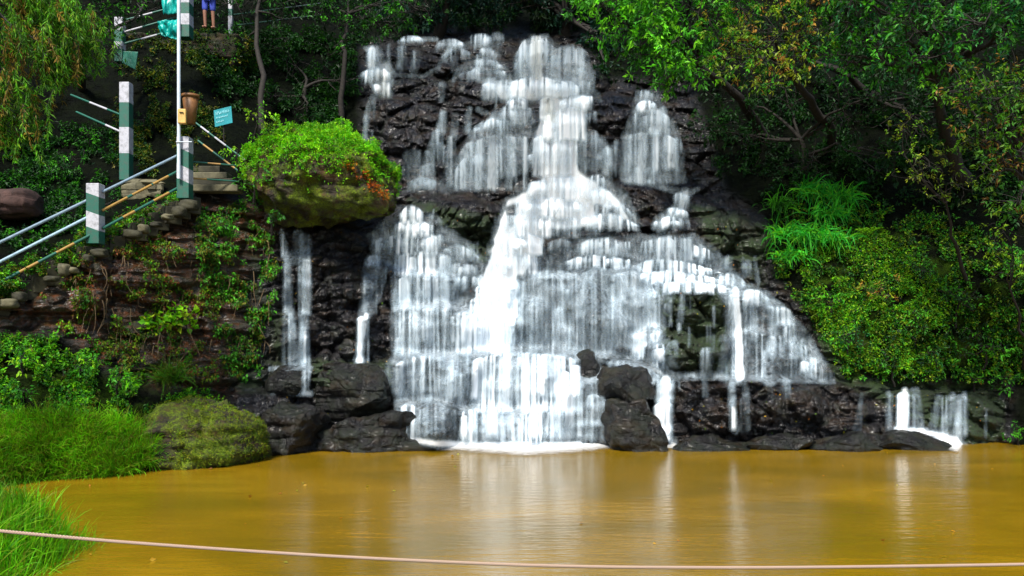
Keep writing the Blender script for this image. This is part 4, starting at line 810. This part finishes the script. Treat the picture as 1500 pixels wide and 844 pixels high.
# ------------------------------------------------------------------ near bank and grass
nx, ny = 110, 110
xs = np.linspace(-15, 14, nx); ys = np.linspace(14.2, -4, ny); GX, GY = np.meshgrid(xs, ys)
left = sst(-3.5, -4.9, GX + .5 * fbm(GX * .8, GY * .8, 3)) * (1 - sst(8.7, 9.6, GY)) 
near = 1 - sst(4.2, 5.6, GY)
H = -.7 + 1.05 * np.maximum(left, near) + .18 * (fbm(GX * 1.3, GY * 1.3, 8) - .5) + .35 * near
H = H - 1.5 * (GY > 9.8)
M_SOIL = plain_mat('bank_soil', (.035, .04, .012), .9, .6, 6, .8)
tag(mesh('near_bank', np.stack([GX, GY, H], -1).reshape(-1, 3), gridfaces(ny, nx), M_SOIL, origin=(0, 2, 0)), kind='structure')
def grass_on(name, pts, L, label, seed, pal, droop=1.1, w=.011, lean=(0, -.15, 1)):
    rs = np.random.RandomState(seed); n = len(pts); d = rs.normal(size=(n, 3)) * .42 + np.array(lean)
    V, F, C_ = blades(pts, d, L * (.45 + .75 * rs.rand(n)), w * (.6 + .8 * rs.rand(n)), rs, pal, droop)
    return tag(mesh(name, V, F, M_GRASS, cols=C_), label, None, None, 'stuff')
GP = [(.12,.46,.004),(.17,.52,.006),(.08,.36,.004),(.22,.48,.01),(.2,.26,.02)]
rs = np.random.RandomState(71)
n = 34000; gx_ = rs.uniform(-8.5, -3.6, n); gy_ = rs.uniform(5.6, 8.9, n); lf = sst(-3.5, -4.9, gx_ + .5 * fbm(gx_ * .8, gy_ * .8, 3))
k = (lf > .4) & (fbm(gx_ * 2.2, gy_ * 2.2, 12) > .38); gx_, gy_, lf = gx_[k], gy_[k], lf[k]
grass_on('grass', np.stack([gx_, gy_, -.7 + 1.05 * lf], 1), .42, 'long bright green grass in the near left corner', 72, GP, 1.0, .010)
# far left bank grass
n = 26000; q = in_poly_pts([(-60,615),(120,618),(205,625),(240,665),(236,692),(60,712),(-60,722)], n, rs)
g = fbm(q[:, 0] / 16., q[:, 1] / 16., 15, 2); q = q[g > .34]
pt = P(q[:, 0], q[:, 1], .05); k = pt[:, 2] > -.05
grass_on('grass', pt[k], .42, 'thick green grass hanging over the far left pool edge', 73, GP + [(.12,.13,.01)], 1.3, .010, (.1, -.5, .8))

# ------------------------------------------------------------------ stairs, posts and rails
def box(c, s, rot=0.0, bev=.0):
    x, y, z = np.array(s) / 2.; v = np.array([[i, j, k] for i in (-x, x) for j in (-y, y) for k in (-z, z)], float)
    cs, sn = math.cos(rot), math.sin(rot); v = v @ np.array([[cs, sn, 0], [-sn, cs, 0], [0, 0, 1]]); v = v + np.array(c)
    return v, np.array([[0, 1, 3, 2], [4, 6, 7, 5], [0, 4, 5, 1], [2, 3, 7, 6], [0, 2, 6, 4], [1, 5, 7, 3]])
def addbevel(o, w=.01, s=2):
    b = o.modifiers.new('bevel', 'BEVEL'); b.width = w; b.segments = s; b.limit_method = 'ANGLE'; return o
WHITE, GRN, YEL = (.40, .40, .44), (.003, .085, .055), (.3, .17, .03)
p1, p2 = at(140, 356, 15.6), at(271, 289, 17.0); sdir = (p2 - p1); run = np.hypot(sdir[0], sdir[1]); ang = math.atan2(sdir[1], sdir[0])
side = np.array([-sdir[1], sdir[0], 0]) / run
st_root = empty('stone_stairs', at(0, 425, 14.2), 'uneven stone stairs climbing behind the lower handrail on the left', 'stairs')
rs = np.random.RandomState(81)
for i in range(-9, 10):
    f = i / 8.; c = p1 + sdir * f + side * .62 + np.array([0, 0, -.14])
    o = mesh('step', *box(c + [0, 0, rs.uniform(-.015, .015) - .12], (.30 + rs.uniform(0, .05), 1.1 + rs.uniform(-.1, .1), .36), ang), M_STONE, st_root, smooth=False); addbevel(o, .02)
for i in range(-8, 9):
    if rs.rand() < .7:
        f = i / 8. + rs.uniform(-.03, .03); c = p1 + sdir * f - side * (.12 + rs.uniform(0, .1)) + np.array([0, 0, -.2 + rs.uniform(-.07, .03)])
        s3 = np.array([rs.uniform(.07, .2), .12, rs.uniform(.05, .12)]); v = ICO[0][:] * 1.0
        v = ico(3); vv = v[0]; L = np.abs(vv).max(1, keepdims=True); vv = vv / L ** .6 * s3 * (1 + .9 * (n3(vv * 2 + i, i)[:, None] - .5)); o = mesh('edge_stone', vv + c, v[1], M_PALE if rs.rand() < .35 else M_STONE, st_root)
# landing wall block behind post two
for (x, y, Y, w, h) in [(200,285,17.8,34,34),(228,280,17.7,24,26),(212,268,17.9,60,10)]:
    c, r = bd(x, y, Y, w * .6, h * .6, .2); boulder('stone_block', c, r, M_PALE, int(x), {200:'pale mossy stone block left below the second striped post',228:'squat pale stone block nearest the second striped post',212:'flat pale stone lying on the two stone blocks by the stairs'}[x], 'stone', planes=14, cut=.66)
land = empty('stone_steps', at(320, 280, 18), 'low stone steps right of the second striped post', 'steps')
for i, (y, x0, x1) in enumerate([(272,283,352),(263,283,345),(254,283,336),(245,283,326)]):
    Y = 17.9 + i * .32; a, b = at(x0, y, Y), at(x1, y, Y)
    addbevel(mesh('step', *box(((a + b) / 2) - [0, 0, .08], (abs(b[0] - a[0]), .36, .15)), M_STONE if i % 2 else M_PALE, land, smooth=False), .02)

def post(px, y0, y1, Y, w, bands, label, tilt=0., topcol=0):
    b = at(px, y1, Y); h = (y1 - y0) * Y / F_PX; k = (Y / F_PX)
    bh = [(y1 - q) * k for q in bands]; m = banded_mat('painted_post', GRN, WHITE, sorted(bh), tilt)
    nz = 8; wv_ = w * k; V = []; 
    v, f = box((b[0], b[1], b[2] + h / 2), (wv_, wv_, h)); o = mesh('post', v, f, m, smooth=False, origin=b); addbevel(o, .014, 3)
    tag(o, label, 'post', 'green and white railing posts'); return o
post(140, 270, 358, 15.6, 19, [336, 313, 287], 'first square post with slanted green and white bands, lowest on the stairs', .35)
post(271, 202, 292, 17.0, 18, [266, 245, 221], 'second square post with slanted bands, clamped to the lamp pole', .45)
post(185, 122, 265, 18.0, 14.5, [226, 188, 152], 'tallest post, weathered grey bands over green, behind the stairs')
post(176, 27, 92, 20.0, 12, [73, 63, 46], 'upper post with green and white bands near the drooping evergreen')
post(272, -28, 57, 20.3, 17, [39, 23, 7], 'upper post behind the lamp pole, cut by the top of the picture')
post(338, -30, 56, 23.0, 6, [50, 24, 14], 'thin dark green far post in the shade')
def rail(pts, r, mat_bands, label, name='rail', colA=GRN, colB=WHITE):
    """pts (px,py,Y); one straight pipe painted in bands along its length"""
    a, b = at(*pts[0]), at(*pts[1]); L = np.linalg.norm(b - a); d = (b - a) / L
    zz = np.linspace(0, L, 12); ring = np.linspace(0, 2 * np.pi, 10, endpoint=False)
    V = np.stack([np.tile(np.cos(ring) * r, 12), np.tile(np.sin(ring) * r, 12), np.repeat(zz, 10)], 1)
    i = np.arange(120).reshape(12, 10); j = np.roll(i, -1, 1); F = np.stack([i[:-1], j[:-1], j[1:], i[1:]], -1).reshape(-1, 4)
    m = banded_mat('painted_rail', colA, colB, [q * L for q in mat_bands], 0, .3) if mat_bands else plain_mat('pipe_paint', colA, .45, .25, 12, .1)
    o = mesh(name, V, F, m, origin=(0, 0, 0)); from mathutils import Vector
    o.location = a.tolist(); o.rotation_mode = 'QUATERNION'; o.rotation_quaternion = Vector(d.tolist()).to_track_quat('Z', 'Y')
    tag(o, label, 'handrail', 'handrails of the stairs'); return o
PIPE = (.18, .25, .31)
rail([(-60,384,13.9),(131,292,15.55)], .027, [], 'grey blue top handrail below the first striped post', colA=PIPE)
rail([(149,282,15.6),(264,226,17.0)], .027, [], 'grey blue top handrail between the two striped posts', colA=PIPE)
rail([(-60,414,13.9),(131,317,15.55)], .027, [], 'pale middle handrail running to the left edge', colA=(.28, .4, .48))
rail([(149,309,15.6),(266,248,17.0)], .026, [.3,.36,.6,.62,.82], 'yellow and green middle handrail between the two striped posts', colA=YEL, colB=GRN)
rail([(-60,445,13.9),(137,342,15.55)], .028, [.42,.56,.7,.84], 'green and tan bottom handrail running to the left edge', colA=GRN, colB=YEL)
rail([(150,335,15.6),(267,272,17.0)], .028, [.24,.38,.62,.82], 'green and tan bottom handrail between the two striped posts', colA=GRN, colB=YEL)
rail([(182,47,20),(264,24,20.3)], .024, [.32], 'middle rail of the upper path, white then green', colA=WHITE, colB=GRN)
rail([(182,64,20),(264,42,20.3)], .024, [.3,.58], 'lower rail of the upper path, green white green')
rail([(182,30,20),(264,8,20.3)], .024, [.2,.5], 'top rail of the upper path, dull green')
rail([(104,139,18.6),(179,169,18)], .024, [.38,.72], 'upper rail left of the tallest post', colA=GRN, colB=WHITE)
rail([(112,164,18.6),(179,194,18)], .024, [.65], 'lower rail left of the tallest post', colA=GRN, colB=WHITE)
rail([(284,178,18.3),(370,243,18.0)], .022, [.12,.26,.36,.55,.78], 'upper slanting rail descending right under the teal signboard', colA=GRN, colB=WHITE)
rail([(290,206,18.3),(370,266,18.0)], .022, [.1,.28,.48,.68], 'lower slanting rail descending right under the teal signboard', colA=GRN, colB=YEL)
rail([(280,237,17.3),(374,245,17.9)], .018, [.25,.45,.7], 'upper level rail right of the second striped post', colA=GRN, colB=(.35,.2,.06))
rail([(280,261,17.3),(350,266,17.8)], .018, [.02,.32], 'lower level rail right of the second striped post', colA=GRN, colB=YEL)
rail([(373,270,17.95),(373,238,17.95)], .035, [], 'short weathered post at the end of the level rails', 'short_post', colA=(.18, .17, .12))
rail([(340,22,23),(470,5,25)], .02, [.5], 'thin far rail in the shade, upper one', colA=(.01,.05,.035), colB=(.03,.05,.05))
rail([(340,38,23),(470,22,25)], .02, [.5], 'thin far rail in the shade, lower one', colA=(.01,.05,.035), colB=(.03,.05,.05))

# lamp pole with its clamp and box
lb = at(262, 262, 16.8); lp_ = empty('lamp_pole', lb, 'tall thin pale metal pole strapped to the second striped post', 'pole')
mp = plain_mat('pale_metal', (.5, .56, .62), .4, .15, 10, .1)
V_, F_ = tube([at(262, 262, 16.8), at(262, 100, 16.8), at(262, -260, 16.8)], .036, 12); mesh('shaft', V_, F_, mp, lp_)
V_, F_ = tube([at(258, 208, 16.75), at(281, 208, 16.8)], .012, 8); mesh('clamp', V_, F_, mp, lp_)
V_, F_ = tube([at(262, -258, 16.8), at(300, -275, 16.6), at(340, -268, 16.5)], .03, 8); mesh('arm', V_, F_, mp, lp_)
v, f = box(at(350, -264, 16.5), (.5, .2, .1)); addbevel(mesh('lamp_head', v, f, mp, lp_, smooth=False), .02)
yb = at(267, 171, 16.72); o = mesh('box', *box(yb, (.16, .12, .30), .2), plain_mat('yellow_box', (.6, .36, .1), .6, .3, 9, .3), smooth=False); o.name = 'collection_box'; addbevel(o, .02); tag(o, 'small yellow box hung on the pale pole', 'box')
cap = mesh('slot', *box(yb + [0.01, -.075, .07], (.08, .02, .012), .2), plain_mat('slot_dark', (.03, .02, .01), .8, .1, 5, .1), smooth=False); cap.parent = o; cap.location = (0, 0, 0)
me_ = cap.data; me_.transform(__import__('mathutils').Matrix.Translation([float(a_ - b_) for a_, b_ in zip((yb + [0.01, -.075, .07]) - np.array([0, 0, .006]), np.array(o.location))]))
# dustbin
c = at(279, 182, 17.2); bn = empty('dustbin', c, 'tapered brown dustbin on the second striped post, behind the yellow box', 'dustbin')
ring = np.linspace(0, 2 * np.pi, 20, endpoint=False)
def lathe(prof, c, n=20):
    ring = np.linspace(0, 2 * np.pi, n, endpoint=False)
    V = np.array([[c[0] + r * math.cos(a), c[1] + r * math.sin(a), c[2] + z] for z, r in prof for a in ring]); m = len(prof)
    i = np.arange(m * n).reshape(m, n); j = np.roll(i, -1, 1); return V, np.stack([i[:-1], j[:-1], j[1:], i[1:]], -1).reshape(-1, 4)
mb = plain_mat('brown_plastic', (.16, .07, .02), .5, .35, 7, .2)
V_, F_ = lathe([(0, .001), (0, .1), (.3, .135), (.58, .165), (.58, .15), (.2, .11)], c); mesh('bin_body', V_, F_, mb, bn)
V_, F_ = lathe([(.55, .166), (.55, .18), (.61, .18), (.61, .155)], c); mesh('rim', V_, F_, mb, bn)
# signboard with pale writing
sc_ = at(327, 171, 18.2); sg = empty('signboard', sc_ - [0, 0, .55], 'small tilted teal signboard with lines of pale writing', 'sign')
def oriented(c, u, w, hw, hh, th):
    u = np.array(u, float); u /= np.linalg.norm(u); w = np.array(w, float); w /= np.linalg.norm(w); n = np.cross(u, w)
    v = np.array([c + u * a * hw + w * b * hh + n * e * th for a in (-1, 1) for b in (-1, 1) for e in (-1, 1)]); return v, np.array([[0, 1, 3, 2], [4, 6, 7, 5], [0, 4, 5, 1], [2, 3, 7, 6], [0, 2, 6, 4], [1, 5, 7, 3]])
su = np.array([.97, 0, .24]); sw = np.array([-.08, 0, 1.])
mesh('board', *oriented(sc_, su, sw, .2, .185, .012), plain_mat('teal_board', (.008, .24, .27), .5, .2, 6, .1), sg, smooth=False)
mt = plain_mat('pale_lettering', (.25, .6, .65), .6, .1, 6, .1); parts = []; rs = np.random.RandomState(88)
for row, (hy, n, hh) in enumerate([(.10, 9, .04), (.0, 8, .022), (-.09, 5, .026)]):
    for i in range(n):
        x = -.15 + i * .3 / 8.5; L = hh * rs.uniform(.6, 1)
        cc = sc_ + su * x + sw * hy + np.array([0, -.018, 0])
        parts.append(oriented(cc, su, sw + su * rs.uniform(-.5, .5), .006, L, .002)); parts.append(oriented(cc + su * .008 + sw * rs.uniform(-.5, .5) * hh, su, sw, .010, .006, .002))
V, F, _ = join(parts); mesh('lettering', V, F, mt, sg, smooth=False)
V_, F_ = tube([sc_ - [0, -.04, .9], sc_ + [0, .04, .1]], .018, 6); mesh('stake', V_, F_, M_BARK, sg)
# green panel and teal sheets on the upper rails
def cloth(name, corners, mat, label, cat, wav=.04, seed=0, n=26):
    a, b, c, d = [at(*q) for q in corners]; u = np.linspace(0, 1, n)[None, :, None]; v = np.linspace(0, 1, n)[:, None, None]
    Pn = (a * (1 - u) + b * u) * (1 - v) + (d * (1 - u) + c * u) * v
    U, Vv = np.meshgrid(np.linspace(0, 1, n), np.linspace(0, 1, n)); off = wav * (fbm(U * 5 + seed, Vv * 2.2, seed, 3) - .5) * 2
    Pn[..., 1] += off; o = mesh(name, Pn.reshape(-1, 3), gridfaces(n, n), mat)
    sm = o.modifiers.new('thick', 'SOLIDIFY'); sm.thickness = .008
    tag(o, label, cat); return o
MT = plain_mat('teal_plastic', (.0, .30, .26), .35, .5, 5, .6); MG = plain_mat('green_panel', (.006, .11, .075), .5, .2, 6, .1)
cloth('green_panel', [(181,75,19.8),(202,76,19.8),(198,102,19.8),(179,92,19.8)], MG, 'flat dark green panel hung beside the upper post', 'panel', .01)
cloth('teal_sheet', [(239,-25,20.1),(261,-28,20.1),(260,19,20.1),(239,22,20.1)], MT, 'shiny teal plastic sheet tied above the upper rails', 'plastic sheet', .12, 3)
cloth('teal_sheet', [(230,33,20.05),(262,26,20.05),(260,57,20.05),(236,52,20.05)], MT, 'crumpled teal plastic sheet hanging below the upper rails', 'plastic sheet', .12, 9)

# person on the upper path, mostly above the picture
def person():
    foot = at(306, 44, 22.0); s = 1.0; z0 = foot[2]
    J = {'pelvis': (0, 0, .92), 'spine': (0, 0, 1.15), 'chest': (0, 0, 1.35), 'neck': (0, 0, 1.5), 'head': (0, -.01, 1.6), 'top': (0, 0, 1.7),
         'hipL': (-.09, 0, .88), 'kneeL': (-.1, -.03, .48), 'ankL': (-.1, .02, .08), 'toeL': (-.11, -.16, .04), 'hipR': (.09, 0, .88), 'kneeR': (.1, .03, .48), 'ankR': (.1, .08, .08), 'toeR': (.11, -.1, .04),
         'shL': (-.18, 0, 1.4), 'elL': (-.23, .02, 1.12), 'wrL': (-.21, -.08, .87), 'haL': (-.2, -.1, .78), 'shR': (.18, 0, 1.4), 'elR': (.23, .02, 1.12), 'wrR': (.21, -.08, .87), 'haR': (.2, -.1, .78)}
    R = dict(pelvis=.13, spine=.12, chest=.14, neck=.055, head=.09, top=.07, hipL=.085, kneeL=.055, ankL=.04, toeL=.03, hipR=.085, kneeR=.055, ankR=.04, toeR=.03, shL=.055, elL=.04, wrL=.028, haL=.03, shR=.055, elR=.04, wrR=.028, haR=.03)
    E = [('pelvis','spine'),('spine','chest'),('chest','neck'),('neck','head'),('head','top'),('pelvis','hipL'),('hipL','kneeL'),('kneeL','ankL'),('ankL','toeL'),('pelvis','hipR'),('hipR','kneeR'),('kneeR','ankR'),('ankR','toeR'),
         ('chest','shL'),('shL','elL'),('elL','wrL'),('wrL','haL'),('chest','shR'),('shR','elR'),('elR','wrR'),('wrR','haR')]
    def skin(name, keys, edges, mat, grow=0., parent=None, loc=None):
        me = bpy.data.meshes.new(name); ks = list(keys); me.from_pydata([J[k] for k in ks], [(ks.index(a), ks.index(b)) for a, b in edges], []); o = bpy.data.objects.new(name, me); link(o, parent)
        if loc is not None: o.location = loc
        m = o.modifiers.new('skin', 'SKIN'); m.use_smooth_shade = True
        for i, k in enumerate(ks): me.skin_vertices[0].data[i].radius = (R[k] + grow,) * 2
        me.skin_vertices[0].data[0].use_root = True
        sb = o.modifiers.new('sub', 'SUBSURF'); sb.levels = sb.render_levels = 2; me.materials.append(mat); return o
    b = skin('person', J, E, plain_mat('skin', (.22, .1, .06), .6, .1, 9, .1), loc=[float(q) for q in foot])
    tag(b, 'person in blue clothes on the upper path, cut off by the top of the picture', 'person')
    skin('trousers', ['pelvis','hipL','kneeL','hipR','kneeR'], [('pelvis','hipL'),('hipL','kneeL'),('pelvis','hipR'),('hipR','kneeR')], plain_mat('blue_cloth', (.03, .05, .3), .8, .3, 9, .3), .018, b)
    skin('shirt', ['spine','chest','shL','elL','shR','elR'], [('spine','chest'),('chest','shL'),('shL','elL'),('chest','shR'),('shR','elR')], plain_mat('light_blue_cloth', (.12, .2, .5), .8, .3, 9, .3), .02, b)
    me = bpy.data.meshes.new('hair'); v, f = ico(3); v = v[:]; v = v * [.1, .11, .1] + [0, .015, 1.66]; me.from_pydata(v.tolist(), [], f.tolist()); me.materials.append(plain_mat('hair', (.01, .008, .006), .6, .1, 9, .1)); link(bpy.data.objects.new('hair', me), b)
    return foot
ft = person()
wall_c = at(262, 74, 22.4); M_RET = rock_mat('retaining_rock', (.004, .003, .002), (.022, .014, .007), moss=(.012, .025, .002), rough=(.6, .95), mossy=.9, attrs=False)
_, ret_v = boulder('retaining_wall', np.array([wall_c[0], wall_c[1] + .5, ft[2] - .62]), (1.75, .9, .62), M_RET, 92, 'dark mossy rubble wall carrying the upper path at the top left', 'wall', planes=0, sq=.85, rough=.12, layer=.5)
cover_mesh(ret_v, 1500, OLIVE + DARK + GREEN[:1], 'creeper on the rubble wall under the upper path', 93, .15, .07, 5, 'creeper', lump=.2)

# ------------------------------------------------------------------ rope across the foreground
rp = [(-150,763,4.6),(0,778,4.6),(150,792,4.62),(300,803,4.64),(450,813,4.66),(600,821,4.68),(760,828,4.7),(900,831,4.7),(1100,832,4.7),(1300,830,4.7),(1500,827,4.7),(1650,823,4.7)]
pp = np.array([at(*q) for q in rp]); tt = np.linspace(0, len(pp) - 1, 240); path = np.stack([np.interp(tt, np.arange(len(pp)), pp[:, i]) for i in range(3)], 1)
path = blur(path, 6, 0)
V1, F1 = tube(path, .0095, 10)
t = NT('rope_fibre'); w_ = t.n('TexWave', wave_type='BANDS', bands_direction='X'); t.l(t.coord((1, .3, 3), (0, .6, 0)), w_.inputs[0]); w_.inputs['Scale'].default_value = 26
M_ROPE = t.done(t.pbsdf(t.mix(w_.outputs[1], (.2, .12, .08), (.5, .36, .27)), .8, t.bump(w_.outputs[1], .8, .004)))
tag(mesh('rope', V1, F1, M_ROPE), 'thin brown rope strung across the near side of the pool', 'rope')
for k, e in enumerate((path[0], path[-1])):
    V_, F_ = tube([[e[0], e[1], -.8], [e[0], e[1], 0], [e[0], e[1], e[2] + .12]], .05, 12); F_ = [F_, np.array([list(range(24, 36))])]
    tag(mesh('rope_post', V_, F_, M_BARK), ['wooden post that holds the left end of the rope', 'wooden post that holds the right end of the rope'][k], 'post')

# ------------------------------------------------------------------ fallen leaves on the rock, litter bits
rs = np.random.RandomState(91); n = 420; q = in_poly_pts([(400,335),(560,330),(720,300),(1000,290),(1130,330),(1210,560),(1440,560),(1440,655),(990,655),(560,640),(345,640),(345,560),(400,540)], n, rs)
mm = Mw[np.clip(((q[:, 1] - 44) / 1.5).astype(int), 0, nr - 1), np.clip(((q[:, 0] - 392) / 1.5).astype(int), 0, nc - 1)]; q = q[mm < .25]
p = P(q[:, 0], q[:, 1], .03); A = leaf_geo(p, rs.normal(size=p.shape) * [1, .3, 1], .05 * (.6 + .7 * rs.rand(len(p))), .6, rs)
tag(mesh('fallen_leaves', A[0], A[1], M_LEAF, cols=np.repeat(leafcolors(len(p), [(.5,.3,.02),(.45,.16,.02),(.3,.3,.02),(.12,.25,.02)], rs), 4, 0), smooth=False), 'yellow and orange fallen leaves stuck to the wet rock', None, None, 'stuff')

# thin hanging stems on the stone wall and floating leaves
rs = np.random.RandomState(95); q = in_poly_pts([(80,400),(285,300),(400,320),(400,520),(200,520)], 90, rs); parts = []
for x, y in q:
    h = rs.uniform(.25, .8); a0 = P(x, y, .1)[0]; parts.append(tube(curve(a0, a0 + np.array([rs.normal() * .1, -.05, -h]), rs, .1, 6), np.linspace(.009, .004, 6), 4))
V, F, _ = join(parts); tag(mesh('hanging_roots', V, F, plain_mat('dry_stem', (.12, .08, .04), .9, .4, 9, .2)), 'thin dry stems and roots hanging down the stone wall', None, None, 'stuff')
n = 46; xx = rs.uniform(-7, 9, n); yy = rs.uniform(8, 16.6, n); p = np.stack([xx, yy, np.full(n, .015)], 1); d = rs.normal(size=(n, 3)) * [1, 1, 0]
A = leaf_geo(p, d, .06 * (.6 + .6 * rs.rand(n)), .6, rs, .05); tag(mesh('floating_leaves', A[0], A[1], M_LEAF, cols=np.repeat(leafcolors(n, [(.5,.3,.03),(.3,.12,.02),(.25,.25,.03)], rs), 4, 0), smooth=False), 'small fallen leaves floating on the brown pool', None, None, 'stuff')
